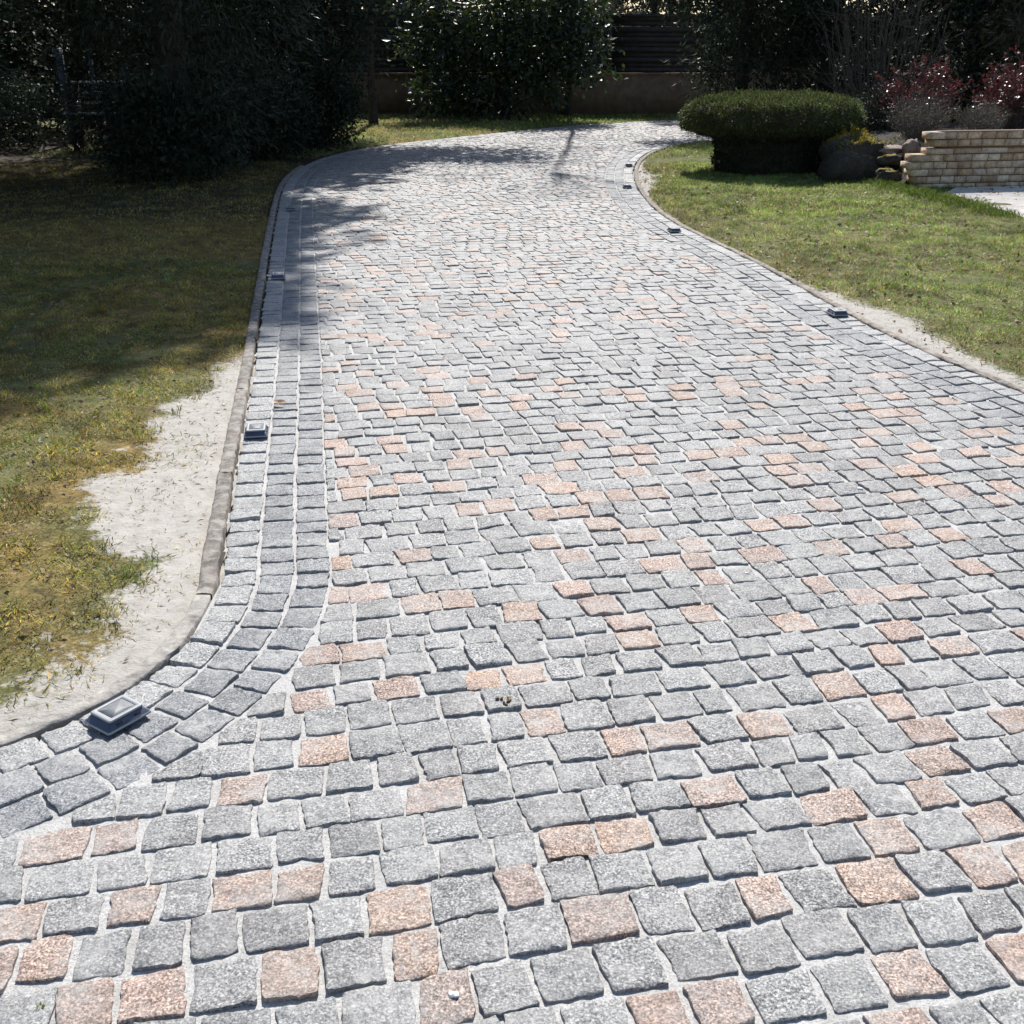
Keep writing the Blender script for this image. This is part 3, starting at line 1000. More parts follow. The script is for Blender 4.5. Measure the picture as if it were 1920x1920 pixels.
# left dark trees
G_L = 'dark evergreens on the left'
tree('pine_tree', 'dark pine with long needle tufts at the left picture edge', (-6.0, 10.8), 11.0, 0.15,
     [((0.1, 0, 1.1), (1.25, 1.2, 0.9)), ((0, 0, 2.2), (1.45, 1.4, 0.9)), ((0, 0, 3.6), (1.7, 1.5, 1.0)), ((0, 0, 5.2), (1.8, 1.5, 1.1)), ((0.1, 0, 6.8), (1.7, 1.4, 1.0)), ((0, 0, 8.4), (1.2, 1.2, 1.0)), ((0, 0, 9.8), (0.7, 0.7, 0.8))], 'needle',
     (0.15, 0.011), 900, 70, 0.14, 0.3, group=G_L, shell=0.3, rnd=0.8, big=0.9, wide=2.2)
tree('conifer_tree', 'broad black conifer sweeping to the ground beside the left edging', (-3.95, 13.7), 11.5, 0.18,
     [((0, 0, 0.8), (1.45, 1.4, 0.75)), ((0, 0, 2.0), (1.7, 1.6, 0.9)), ((0.1, 0, 3.6), (1.95, 1.7, 1.1)), ((0, 0, 5.4), (2.0, 1.7, 1.1)), ((0.1, 0, 7.2), (1.9, 1.5, 1.1)), ((0, 0, 8.9), (1.3, 1.2, 1.0)), ((0, 0, 10.3), (0.7, 0.7, 0.8))], 'needle',
     (0.11, 0.016), 1300, 60, 0.17, 0.5, group=G_L, shell=0.25, rnd=0.8, big=1.0, wide=1.2)
tree('conifer_tree', 'shaded conifer behind the pine on the far left', (-7.9, 13.9), 10.5, 0.16,
     [((0, 0, 0.9), (1.7, 1.4, 0.9)), ((0, 0, 2.4), (1.9, 1.5, 1.0)), ((0, 0, 4.2), (2.0, 1.5, 1.2)), ((0, 0, 6.2), (1.8, 1.5, 1.3)), ((0, 0, 8.3), (1.3, 1.2, 1.2))], 'needle', (0.14, 0.02), 800, 60, 0.2, 0.4,
     group=G_L, shell=0.25, big=1.0, wide=0.8)
tree('evergreen_tree', 'small leaved dark evergreen where the drive bends at left', (-3.05, 17.4), 5.6, 0.12,
     [((0, 0, 1.0), (0.95, 0.8, 0.95)), ((0.1, 0, 2.3), (1.25, 1.1, 1.0)), ((-0.2, 0.1, 3.7), (1.3, 1.2, 1.0)), ((0, 0, 4.9), (0.8, 0.8, 0.8))], 'dark',
     (0.085, 0.036), 620, 48, 0.17, 0.1, group=G_L, shell=0.35)
tree('evergreen_tree', 'deep green evergreen filling the gap behind the broad conifer', (-5.3, 18.6), 6.5, 0.14,
     [((0.6, 0, 1.0), (1.0, 0.9, 1.0)), ((0.2, 0, 2.8), (1.5, 1.2, 1.2)), ((0, 0, 4.6), (1.4, 1.2, 1.3))], 'dark', (0.11, 0.045), 380, 40, 0.2, 0.1, group=G_L, shell=0.35)
tree('evergreen_tree', 'tall dark evergreen behind the far left conifer', (-9.3, 18.8), 7.5, 0.16,
     [((0, 0, 1.3), (1.9, 1.2, 1.3)), ((0, 0, 3.6), (2.0, 1.4, 1.6)), ((0, 0, 5.9), (1.4, 1.2, 1.4))], 'dark', (0.15, 0.06), 380, 40, 0.25, 0.1, group=G_L, shell=0.35)
tree('tall_conifer', 'very tall conifer whose crown shades the left lawn, trunk behind the small leaved evergreen', (-3.35, 19.3), 17.5, 0.24,
     [((0, 0, 4.6), (1.7, 1.5, 0.9)), ((0.0, 0, 6.2), (1.9, 1.6, 1.0)), ((-0.7, 0, 8.0), (1.9, 1.5, 1.0)), ((0.0, 0, 9.9), (2.1, 1.6, 0.9)), ((0.75, 0, 10.9), (1.6, 1.2, 0.5)), ((0.1, 0, 11.9), (2.0, 1.5, 0.9)), ((0.7, 0, 12.9), (1.5, 1.1, 0.5)), ((0.2, 0, 13.8), (1.8, 1.4, 0.9)), ((1.35, 0, 11.9), (1.1, 0.9, 0.4)), ((1.45, 0.2, 13.7), (1.1, 0.9, 0.4)), ((1.5, 0, 9.7), (1.0, 0.9, 0.35)), ((0.1, 0, 15.2), (1.2, 1.0, 0.8)), ((0, 0, 16.4), (0.5, 0.5, 0.7))], 'needle',
     (0.36, 0.13), 560, 44, 0.24, 0.5, group=G_L, shell=0.2, rnd=0.9)
tree('tall_hedge', 'tall shaded hedge behind the left conifers', (-7.6, 21.0), 3.4, 0.1,
     [((dx, 0, zz), (1.1, 0.7, 0.8)) for dx in (-3.6, -2.2, -0.8, 0.6, 2.0, 3.2) for zz in (0.7, 2.0, 3.0)], 'dark', (0.14, 0.06), 700, 34, 0.2, 0.1, cat='hedge', group=G_L, shell=0.3)

for k, (x, y, w_, lb) in enumerate([(-7.6, 16.8, 1.5, 'low dark shrub under the far left conifer'), (-4.9, 16.4, 1.1, 'low dark shrub behind the broad conifer'), (-4.0, 16.2, 0.9, 'low dark shrub between broad conifer and small leaved evergreen'),
                                    (-6.6, 12.4, 0.9, 'low dark shrub beside the pine trunk'), (-3.75, 12.75, 0.8, 'low dark shrub hiding the trunk of the broad conifer'), (-3.35, 15.3, 0.75, 'low dark shrub close to the bend of the left edging'), (-2.75, 16.9, 0.55, 'low dark shrub at the foot of the small leaved evergreen')]):
    tree('low_shrub', lb, (x, y), 1.0, 0.03, [((0, 0, 0.35), (w_, 0.5, 0.4)), ((0.1, 0, 0.7), (w_ * 0.8, 0.45, 0.35))], 'dark', (0.07, 0.03), 170, 40, 0.1, 0.0, cat='shrub', group='low shrubs under the left trees', shell=0.3, zmin=0.02)

# middle: laurel, slim tree, overhanging bare tree
tree('laurel_bush', 'big glossy leaved laurel bush in front of the dark fence', (-0.15, 23.0), 2.7, 0.07,
     [((-0.2, 0, 0.75), (1.45, 0.75, 0.75)), ((0.0, 0, 1.45), (1.75, 0.85, 0.75)), ((0.4, -0.1, 2.0), (1.4, 0.8, 0.6)), ((1.55, -0.2, 1.15), (0.5, 0.4, 0.5)), ((-1.6, -0.2, 1.35), (0.5, 0.4, 0.4)), ((-1.35, 0, 2.1), (0.75, 0.5, 0.5)), ((1.3, 0, 1.9), (0.6, 0.5, 0.5)), ((-1.2, -0.1, 0.45), (0.5, 0.4, 0.4))], 'laurel',
     (0.15, 0.055), 460, 30, 0.19, 0.35, cat='bush', shell=0.35, tint=(0.6, 1.5, 0.12))
tree('slim_tree', 'slim bare stemmed tree beside the laurel at the far lawn', (1.12, 23.7), 13.0, 0.045,
     [((0.1, 0, 3.0), (0.8, 0.6, 0.7)), ((-0.2, 0, 5.0), (1.3, 0.9, 0.9)), ((-0.4, 0, 7.5), (1.7, 1.1, 1.2)), ((-0.5, 0, 10), (1.8, 1.1, 1.2)), ((0, 0, 12), (1.2, 0.9, 0.9))], 'brown', (0.10, 0.04), 260, 9, 0.2, 0.3, shell=0.2, limbs=12)
tree('overhanging_tree', 'thin crooked tree reaching over the drive behind the left evergreen', (-2.55, 21.6), 6.8, 0.06,
     [((1.7, -1.2, 4.6), (1.5, 1.1, 0.5)), ((0.3, -0.8, 5.6), (1.6, 1.1, 0.7)), ((-0.6, 0.3, 4.8), (1.3, 1.0, 0.8))], 'dark', (0.16, 0.075), 420, 26, 0.2, 0.2, shell=0.2, limbs=7)

# right: dark evergreens behind the clipped hedge
G_R = 'dark trees behind the clipped hedge'
tree('evergreen_tree', 'dark evergreen with drooping sprays left of the bare shrub', (3.95, 20.2), 5.2, 0.12,
     [((0, 0, 0.9), (1.0, 0.8, 0.9)), ((0.1, 0, 2.0), (1.2, 1.0, 0.9)), ((-1.2, -0.2, 2.45), (0.75, 0.6, 0.5)), ((0, 0, 3.4), (1.3, 1.1, 1.0))], 'dark', (0.13, 0.032), 460, 42, 0.18, 1.2, group=G_R, shell=0.35)
tree('evergreen_tree', 'black green evergreen directly behind the clipped hedge', (5.2, 19.6), 5.4, 0.13,
     [((0, 0, 0.9), (1.1, 0.9, 0.9)), ((0.1, 0, 2.3), (1.3, 1.1, 1.0)), ((0, 0, 3.8), (1.2, 1.0, 1.0))], 'dark', (0.10, 0.04), 460, 42, 0.18, 0.3, group=G_R, shell=0.35)
tree('evergreen_tree', 'dark bushy tree right of the bare shrub', (7.3, 19.0), 5.4, 0.13,
     [((-0.2, 0, 1.2), (1.3, 0.9, 1.0)), ((0.1, 0, 2.6), (1.4, 1.1, 1.1)), ((0, 0, 4.0), (1.1, 1.0, 1.0))], 'dark', (0.12, 0.05), 400, 38, 0.2, 0.5, group=G_R, shell=0.35)
tree('cedar_tree', 'brownish green cedar at the right picture edge', (8.0, 17.6), 4.2, 0.12, cone_blobs(1.3, 4.0, 0.6, 5), 'cedar', (0.13, 0.018), 330, 60, 0.16, 0.6, group=G_R, shell=0.35)
tree('evergreen_tree', 'shaded evergreen far behind the right shrubs', (10.0, 20.5), 6.0, 0.14,
     [((0, 0, 1.3), (1.7, 1.0, 1.3)), ((0.1, 0, 3.2), (1.7, 1.1, 1.4)), ((0, 0, 4.8), (1.2, 1.0, 1.0))], 'dark', (0.15, 0.06), 260, 36, 0.22, 0.4, group=G_R, shell=0.35)

# beyond the fence
G_F = 'trees beyond the fence'
tree('column_cypress', 'narrow dark cypress beyond the fence', (3.05, 26.6), 5.5, 0.08, [((0, 0, z), (0.28, 0.28, 0.6)) for z in (1.0, 1.9, 2.8, 3.8, 4.7)], 'needle', (0.09, 0.02), 220, 50, 0.07, -0.6, group=G_F, shell=0.4)
for k, (x, y, h, r, mt, lb) in enumerate([
        (-13.5, 30, 7, 3.0, 'dark', 'dark rounded tree beyond the fence far left'), (-8.2, 31, 7.5, 3.0, 'far', 'dull green tree beyond the fence behind the left evergreens'),
        (-3.2, 30.5, 6.5, 2.6, 'far', 'dull grey green tree seen over the pale fence rail'), (1.6, 33.5, 6.5, 2.6, 'brown', 'brown winter tree above the pale roof'),
        (6.2, 31, 7, 2.8, 'far', 'dull tree beyond the fence behind the drooping evergreen'), (11.5, 30, 7, 3.0, 'dark', 'dark tree beyond the fence far right'),
        (16.5, 27, 7, 3.0, 'far', 'dull green tree beyond the right picture edge')]):
    tree('distant_tree', lb, (x, y), h, 0.16, [((0, 0, 1.6), (r, 1.6, 1.6)), ((0, 0, 3.6), (r * 0.95, 1.6, 1.7)), ((0, 0, 5.4), (r * 0.7, 1.4, 1.4))], mt, (0.22, 0.10), 480, 34, 0.3, 0.1, group=G_F, shell=0.3)


def twig_shrub(name, label, loc, h, spread, stems, mat, leafmat=None, nleaf=0, leaf=(0.04, 0.02), group=None, r0=0.009, lean=(0, 0), side=4, tint=(0.6, 1.6, 0.14), low=0.25):
    root = empty(name, loc); tag(root, label, 'shrub', group)
    tb = MB(); ends = []
    for k in range(stems):
        a = rng.uniform(0, 2 * math.pi); rr = spread * math.sqrt(rng.random())
        hh = h * rng.uniform(0.6, 1.0) * (1 - 0.35 * (rr / spread) ** 2)
        e = np.array([math.cos(a) * rr + lean[0] * hh, math.sin(a) * rr + lean[1] * hh, hh])
        b0 = np.array([math.cos(a), math.sin(a), 0]) * rr * 0.18
        t = np.linspace(0, 1, 6)[:, None]
        p = b0 + (e - b0) * t; p[:, :2] += (np.sin(t * math.pi) * np.array([[math.cos(a), math.sin(a)]]) * rr * 0.15); p += rng.normal(0, 0.012 * h, p.shape) * t
        p[0, 2] = -0.04
        tb.tube(p, np.linspace(r0, r0 * 0.25, 6), side)
        for m in range(4):
            f = rng.uniform(0.3, 0.95)
            s0 = np.array([np.interp(f, t[:, 0], p[:, q]) for q in range(3)])
            d = rng.normal(size=3) * np.array([1, 1, 0.5]) + np.array([math.cos(a) * .5, math.sin(a) * .5, 0.9]); d /= np.linalg.norm(d)
            q = s0 + d * h * rng.uniform(0.15, 0.34)
            tb.tube(np.stack([s0, (s0 + q) / 2 + rng.normal(0, 0.012, 3), q]), [r0 * 0.45, r0 * 0.3, r0 * 0.15], 3)
            ends.append((s0, q))
        ends.append((p[3], p[-1])); ends.append((p[2], p[4]))
    tb.build('stems', M[mat], root)
    if leafmat:
        ends = [e for e in ends if e[1][2] > h * low]
        i = rng.integers(0, len(ends), nleaf)
        f = rng.random((nleaf, 1)) ** 0.6
        a = np.array([ends[k][0] for k in i]); b = np.array([ends[k][1] for k in i])
        c = a + (b - a) * f + rng.normal(0, 0.02, (nleaf, 3))
        V, Q, C = leaf_arrays(c, rng.normal(size=(nleaf, 3)) + np.array([0, 0, 0.4]), leaf[0] * rng.uniform(0.6, 1.3, nleaf), leaf[1] * rng.uniform(0.7, 1.2, nleaf), tints(nleaf, *tint))
        obj('leaves', mesh_data('leaves', V, Q, None, M[leafmat], C), root)
    return root


def at_px(px, y): return (px - 960) / FPX * (y * math.cos(PITCH) + 1.0 * math.sin(PITCH))


G_S = 'shrubs in the raised bed'
twig_shrub('red_shrub', 'red leaved shrub left of the bright red one in the bed', (at_px(1722, 15.2), 15.2, 0.30), 1.05, 0.58, 60, 'twig', 'red', 2300, (0.045, 0.022), G_S, low=0.3)
twig_shrub('red_shrub', 'brightest red leaved shrub at the right picture edge', (at_px(1893, 14.6), 14.6, 0.35), 1.02, 0.50, 60, 'twig', 'red', 3400, (0.045, 0.022), G_S, low=0.25)
twig_shrub('grey_shrub', 'rounded grey twiggy shrub behind the stepped wall end', (at_px(1722, 13.6), 13.6, 0.36), 0.62, 0.36, 130, 'greytwig', 'cedar', 1500, (0.03, 0.006), G_S, r0=0.004, low=0.1)
twig_shrub('grey_shrub', 'smaller grey brown shrub behind the middle of the block wall', (at_px(1832, 13.5), 13.5, 0.40), 0.48, 0.30, 110, 'greytwig', 'cedar', 1300, (0.03, 0.006), G_S, r0=0.004, low=0.1)
twig_shrub('bare_shrub', 'tall bare fan of brown stems right of the clipped hedge', (at_px(1640, 17.2), 17.2, 0.1), 2.9, 0.9, 46, 'twig', None, 0, group=None, r0=0.013)
twig_shrub('dark_shrub', 'dark leafy shrub between clipped hedge and red shrub', (at_px(1640, 15.4), 15.4, 0.1), 0.85, 0.45, 40, 'twig', 'dark', 2200, (0.05, 0.022), G_S, low=0.1)
twig_shrub('dry_plant', 'small dry brown plant behind the mossy boulder', (at_px(1590, 13.6), 13.6, 0.0), 0.62, 0.22, 40, 'twig', 'litter', 500, (0.05, 0.02), None, r0=0.004, tint=(0.05, 0.2, 0.1), low=0.4)
twig_shrub('green_plant', 'small green plant between boulder and stepped wall end', (at_px(1668, 13.0), 13.35, 0.12), 0.32, 0.26, 50, 'twig', 'yew', 900, (0.05, 0.018), None, r0=0.003, low=0.1)
for k, (x, y, lb) in enumerate([(1.75, 27.6, 'leafless brown bush rising over the fence beside the pale roof'), (2.4, 29.4, 'leafless bush behind the pale roof'), (-2.6, 27.4, 'tangled leafless bush above the pale fence rail')]):
    twig_shrub('leafless_bush', lb, (x, y, 0), 3.2, 1.0, 60, 'twig', 'brown', 900, (0.06, 0.03), 'leafless bushes beyond the fence', r0=0.014)


# clipped mushroom hedge
def hedge():
    cx, cy = at_px(1445, 13.9), 13.9
    root = empty('clipped_hedge', (cx, cy, 0)); tag(root, 'clipped dark green hedge with flat mushroom top on the right lawn', 'hedge')
    n = 62000
    # outline: radius over height; a wide flat cap on a narrower body
    zs = np.array([0.0, 0.12, 0.35, 0.44, 0.49, 0.55, 0.63, 0.71, 0.79, 0.84, 0.855])
    rs = np.array([0.60, 0.63, 0.63, 0.66, 0.86, 1.02, 1.05, 1.03, 0.96, 0.76, 0.05])
    ln = np.concatenate([[0], np.cumsum(np.hypot(np.diff(zs), np.diff(rs)))])
    wgt = np.interp(np.linspace(0, ln[-1], 400), ln, rs) + 0.02
    u = rng.choice(np.linspace(0, ln[-1], 400), n, p=wgt / wgt.sum()) + rng.uniform(-0.003, 0.003, n)
    u = np.clip(u, 0, ln[-1])
    r = np.interp(u, ln, rs); z = np.interp(u, ln, zs)
    th = rng.uniform(0, 2 * math.pi, n)
    lump = 1 + 0.05 * vnoise(th * 3 + 9, z * 7, 81) + 0.035 * vnoise(th * 9 + 9, z * 20 + r * 8, 82)
    dep = -rng.random(n) ** 2 * 0.07 + (rng.random(n) < 0.05) * rng.uniform(0.0, 0.05, n) + 0.018 * vnoise(th * 14 + 3, z * 30 + r * 17, 84)
    dz = np.gradient(np.interp(np.linspace(0, ln[-1], 400), ln, zs)); dr_ = np.gradient(np.interp(np.linspace(0, ln[-1], 400), ln, rs))
    k = np.clip((u / ln[-1] * 399).astype(int), 0, 399)
    nz = -dr_[k]; nr = dz[k]; l_ = np.hypot(nz, nr) + 1e-9; nz /= l_; nr /= l_
    rr = r * lump + nr * dep; zz = z + nz * dep + 0.045 * vnoise(np.cos(th) * r * 4, np.sin(th) * r * 4, 83) * (z > 0.4)
    C = np.stack([np.cos(th) * rr * 1.0, np.sin(th) * rr * 0.82, np.maximum(zz, 0.0)], 1)
    D = np.stack([np.cos(th) * nr, np.sin(th) * nr, nz], 1) + rng.normal(0, 0.55, (n, 3))
    V, Q, T = leaf_arrays(C, D, 0.036 * rng.uniform(0.6, 1.4, n), 0.011 * rng.uniform(0.7, 1.3, n), tints(n, 0.45, 1.55, 0.14))
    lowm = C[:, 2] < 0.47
    for nm, sel, mt in (('crown', ~lowm, 'yew'), ('shade_toned_skirt', lowm, 'needle')):  # lower leaves darker: twiggy interior plus shade under the cap put into the colour
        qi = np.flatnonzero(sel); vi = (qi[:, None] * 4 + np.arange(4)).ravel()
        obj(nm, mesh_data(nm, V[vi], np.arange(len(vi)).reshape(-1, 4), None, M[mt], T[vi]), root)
    # dense inner body of old wood and twigs
    mb = MB()
    for k in range(9):
        a = k * 0.7
        limb(mb, (math.cos(a) * 0.12, math.sin(a) * 0.12, -0.03), (math.cos(a) * 0.6, math.sin(a) * 0.5, 0.6), 0.035, 0.012, n=6)
    mb.build('trunk', M['bark'], root)
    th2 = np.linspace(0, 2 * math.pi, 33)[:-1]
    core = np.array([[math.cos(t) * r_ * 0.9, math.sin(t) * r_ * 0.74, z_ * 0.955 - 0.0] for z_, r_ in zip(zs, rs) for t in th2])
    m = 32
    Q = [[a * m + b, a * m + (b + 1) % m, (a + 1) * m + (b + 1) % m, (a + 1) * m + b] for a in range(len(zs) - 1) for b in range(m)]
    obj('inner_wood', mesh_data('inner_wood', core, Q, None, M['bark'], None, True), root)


hedge()


# mossy boulder and flat stones between hedge and wall
def boulder(name, label, loc, r, mat, seed, cat, flat=None, group=None):
    th = np.linspace(0, 2 * math.pi, 29)[:-1]; ph = np.linspace(-0.45 * math.pi, 0.5 * math.pi, 15)
    V = []
    for p in ph:
        for t in th:
            d = np.array([math.cos(p) * math.cos(t), math.cos(p) * math.sin(t), math.sin(p)])
            k = 1 + 0.26 * float(vnoise(d[0] * 2 + seed, d[1] * 2 + d[2] * 3, seed)) + 0.10 * float(vnoise(d[0] * 6 + seed, d[1] * 6 + d[2] * 7, seed + 3))
            q = np.sign(d) * np.abs(d) ** 0.8
            V.append(q * np.array(r) * k)
    m = len(th)
    Q = [[a * m + b, a * m + (b + 1) % m, (a + 1) * m + (b + 1) % m, (a + 1) * m + b] for a in range(len(ph) - 1) for b in range(m)]
    o = obj(name, mesh_data(name, V, Q, None, M[mat], None, True), None, loc)
    tag(o, label, cat, group)
    return o


bp = P(1608, 343)
boulder('mossy_boulder', 'large dark boulder with yellow moss on top beside the hedge', (bp[0], bp[1] + 0.36, 0.16), (0.36, 0.32, 0.29), 'rock', 3, 'boulder')
bo = bpy.data.objects['mossy_boulder']
bv = np.array([v.co[:] for v in bo.data.vertices]); bn = np.array([v.normal[:] for v in bo.data.vertices])
up_ = np.flatnonzero((bn[:, 2] > 0.45))
i = rng.choice(up_, 2600); c_ = bv[i] + rng.normal(0, 0.02, (2600, 3)); c_[:, 2] -= 0.004
k = (vnoise(c_[:, 0] * 9 + 4, c_[:, 1] * 9, 97) > -0.35) & (c_[:, 2] > 0.19)
V, Q, C = leaf_arrays(c_[k], bn[i][k] + rng.normal(0, 0.6, (k.sum(), 3)), 0.028 * rng.uniform(0.6, 1.4, k.sum()), 0.012, tints(k.sum(), 0.6, 1.4, 0.12) * np.array([0.22, 0.18, 0.025]), 0.3)
obj('moss', mesh_data('moss', V, Q, None, M['grass'], C), bo)
G_ST = 'flat stones between boulder and wall'
boulder('garden_stone', 'flat dark slab lying right of the mossy boulder', (at_px(1672, 13.1), 13.1, 0.33), (0.17, 0.16, 0.05), 'stone', 5, 'stone', group=G_ST)
boulder('garden_stone', 'small stone with yellow moss under the flat slab', (at_px(1672, 12.85), 12.85, 0.24), (0.11, 0.1, 0.06), 'rock', 8, 'stone', group=G_ST)
boulder('garden_stone', 'reddish pointed stone against the stepped wall end', (at_px(1712, 12.9), 12.9, 0.36), (0.09, 0.08, 0.10), 'stone', 9, 'stone', group=G_ST)
boulder('garden_stone', 'low stone at the foot of the stepped wall end', (at_px(1672, 12.65), 12.65, 0.09), (0.13, 0.12, 0.09), 'rock', 12, 'stone', group=G_ST)


# ------------------------------------------------------------------ things glimpsed beyond
sh = empty('garden_shed', (at_px(1185, 30.5), 30.5, 0)); tag(sh, 'low pale roofed shed just showing above the dark fence', 'shed')
mb = MB(); mb.box((0, 0, 0.8), (1.1, 1.6, 1.6)); mb.build('wall', M['white'], sh)
mb = MB()
for s_ in (-1, 1):
    V = [[-0.75 if s_ < 0 else 0.2, -0.95, 1.62 if s_ < 0 else 2.06], [0.2 if s_ < 0 else 0.75, -0.95, 2.06 if s_ < 0 else 1.70], [0.2 if s_ < 0 else 0.75, 0.95, 2.06 if s_ < 0 else 1.70], [-0.75 if s_ < 0 else 0.2, 0.95, 1.62 if s_ < 0 else 2.06]]
    V = np.array(V); V = np.concatenate([V, V + np.array([0, 0, 0.05])])
    mb.add(V, [[0, 3, 2, 1], [4, 5, 6, 7], [0, 1, 5, 4], [1, 2, 6, 5], [2, 3, 7, 6], [3, 0, 4, 7]])
mb.add([[-0.7, -0.9, 1.6], [0.7, -0.9, 1.68], [0.2, -0.9, 2.05]], None, [[0, 1, 2]])
mb.build('roof', M['roof'], sh)

bd = empty('board_stack', (-5.9, 16.6, 0), 0.15); tag(bd, 'stack of pale boards glimpsed through the gap in the left trees', 'boards')
for k in range(4):
    mb = MB(); mb.box((random.uniform(-0.1, 0.1), k * 0.16 - 0.2, 0.52 + k * 0.13), (0.75, 0.10, 0.03), random.uniform(-0.1, 0.1)); mb.build('board', M['white'], bd)
for sx in (-0.25, 0.25):
    mb = MB(); mb.box((sx, 0, 0.46), (0.05, 0.7, 0.92)); mb.build('trestle', M['bark'], bd)
for k, (px, y, h) in enumerate([(126, 17.5, 1.35), (182, 17.6, 1.3), (246, 17.4, 1.15)]):
    mb = MB(); x = at_px(px, y)
    mb.box((x, y, h / 2), (0.10 if k != 1 else 0.06, 0.05, h), 0.3, 0.006)
    tag(mb.build('garden_post', M['bluegrey']), ['pale post left of the boards in the tree gap', 'thin pale post above the boards in the tree gap', 'short pale post right of the boards in the tree gap'][k], 'post', 'posts beyond the left trees')


# ------------------------------------------------------------------ solar edge lights set on the outer border row
def solar_parts():
    def loop(hx, hy, r, z, n=4):
        out = []
        for (sx, sy, a0) in ((1, 1, 0), (-1, 1, 90), (-1, -1, 180), (1, -1, 270)):
            for k in range(n + 1):
                a = R(a0 + 90 * k / n)
                out.append([sx * (hx - r) + r * math.cos(a), sy * (hy - r) + r * math.sin(a), z])
        return out

    def loft(rings, cap=True, bottom=False):
        m = len(rings[0]); V = [p for r in rings for p in r]
        Q = [[a * m + b, a * m + (b + 1) % m, (a + 1) * m + (b + 1) % m, (a + 1) * m + b] for a in range(len(rings) - 1) for b in range(m)]
        T = []
        if cap:
            e = (len(rings) - 1) * m; V.append(list(np.mean(rings[-1], axis=0)))
            T = [[e + b, e + (b + 1) % m, len(V) - 1] for b in range(m)]
        return V, Q, T
    d = {}
    V, Q, T = loft([loop(.060, .047, .006, 0), loop(.060, .047, .006, .0055), loop(.058, .045, .006, .007), loop(.046, .036, .006, .0225)])
    d['body'] = mesh_data('body', V, Q, T, M['shade_blue'])  # clear plastic sides, with the blue of their shade put into the colour
    V, Q, T = loft([loop(.0465, .0365, .006, .0215), loop(.048, .038, .006, .0235), loop(.0475, .0375, .006, .0262), loop(.046, .036, .006, .0275), loop(.0345, .0275, .003, .0275), loop(.034, .027, .003, .0258)], cap=False)
    d['top_frame'] = mesh_data('top_frame', V, Q, None, M['silver'])
    V, Q, T = loft([loop(.0342, .0272, .003, .0235), loop(.0342, .0272, .003, .0262)])
    d['solar_panel'] = mesh_data('solar_panel', V, Q, T, M['panel'])
    V, Q, T = loft([loop(.0615, .0485, .006, .0015), loop(.0615, .0485, .006, .0050), loop(.0595, .0465, .006, .0065)], cap=False)
    d['base_trim'] = mesh_data('base_trim', V, Q, None, M['silver'])
    mb = MB(); mb.box((0, 0, 0), (0.016, 0.003, 0.006)); d['led_window'] = mb.data('led_window', M['black'])
    return d


SP = solar_parts()


def solar(px, py, label, side):
    p = P(px, py, 0.02)
    line, nr = (left_out, LN) if side == 'l' else (right_out, RN)
    d, i = dist_to(np.array([p[0]]), np.array([p[1]]), line)
    i = int(i[0]); t = np.array([-nr[i][1], nr[i][0]])
    root = empty('solar_light', (p[0], p[1], 0.0165), math.atan2(t[1], t[0]))
    tag(root, label, 'solar light', 'solar edge lights along the drive')
    body = obj('body', SP['body'], root); fr = obj('top_frame', SP['top_frame'], root); obj('solar_panel', SP['solar_panel'], fr); obj('base_trim', SP['base_trim'], root)
    for sy in (-1, 1):
        for sx in (-0.5, 0.5):
            o = obj('led_window', SP['led_window'], body, (sx * 0.05, sy * 0.0415, 0.0125)); o.rotation_euler[0] = sy * 0.6


solar(221, 1343, 'large near silver solar light on the curved border at lower left', 'l')
solar(481, 810, 'solar light on the straight left border below the tree shade', 'l')
solar(522, 519, 'solar light on the left border at the edge of the tree shade', 'l')
solar(546, 392, 'farthest solar light on the left border near the bend', 'l')
solar(1570, 587, 'nearest solar light on the right border beside the pale sand', 'r')
solar(1264, 432, 'solar light on the right border where the lawn edge starts curving', 'r')
solar(1176, 350, 'solar light on the tight right curve opposite the hedge', 'r')
solar(1179, 310, 'solar light at the back of the tight right curve', 'r')


# ------------------------------------------------------------------ grass, moss and dead leaves
def blades(x, y, h, w, col, lean=0.8):
    n = len(x)
    z = ground_z(x, y)
    a = rng.uniform(0, 2 * math.pi, n)
    sd_ = np.stack([np.cos(a), np.sin(a), np.zeros(n)], 1)
    ld = np.stack([rng.normal(0, lean, n), rng.normal(0, lean, n), np.ones(n)], 1); ld /= np.linalg.norm(ld, axis=1)[:, None]
    b = np.stack([x, y, z - 0.004], 1)
    h = h[:, None]; w = w[:, None]
    mid = b + ld * h * 0.55
    tip = b + ld * h * 0.9 + np.stack([ld[:, 0], ld[:, 1], -0.3 * np.ones(n)], 1) * h * 0.25
    V = np.stack([b - sd_ * w * 0.5, mid + sd_ * w * 0.45, tip, mid - sd_ * w * 0.45], 1)
    V[:, 0] = b
    return V.reshape(-1, 3), np.arange(4 * n).reshape(n, 4), np.repeat(col, 4, axis=0)


def lawn_pts(n, x0, x1, y0, y1, keepf, gap=0.075):
    x = rng.uniform(x0, x1, n); y = rng.uniform(y0, y1, n)
    px, py, zc = project(x, y, 0.0)
    m = (px > -80) & (px < 2000) & (py < 1990)
    x, y = x[m], y[m]
    m = ~in_poly(x, y, drive_poly)
    x, y = x[m], y[m]
    dl_, _ = dist_to(x, y, left_out); dr_, _ = dist_to(x, y, right_out)
    m = (np.minimum(dl_, dr_) > gap) & keepf(x, y)
    return x[m], y[m]


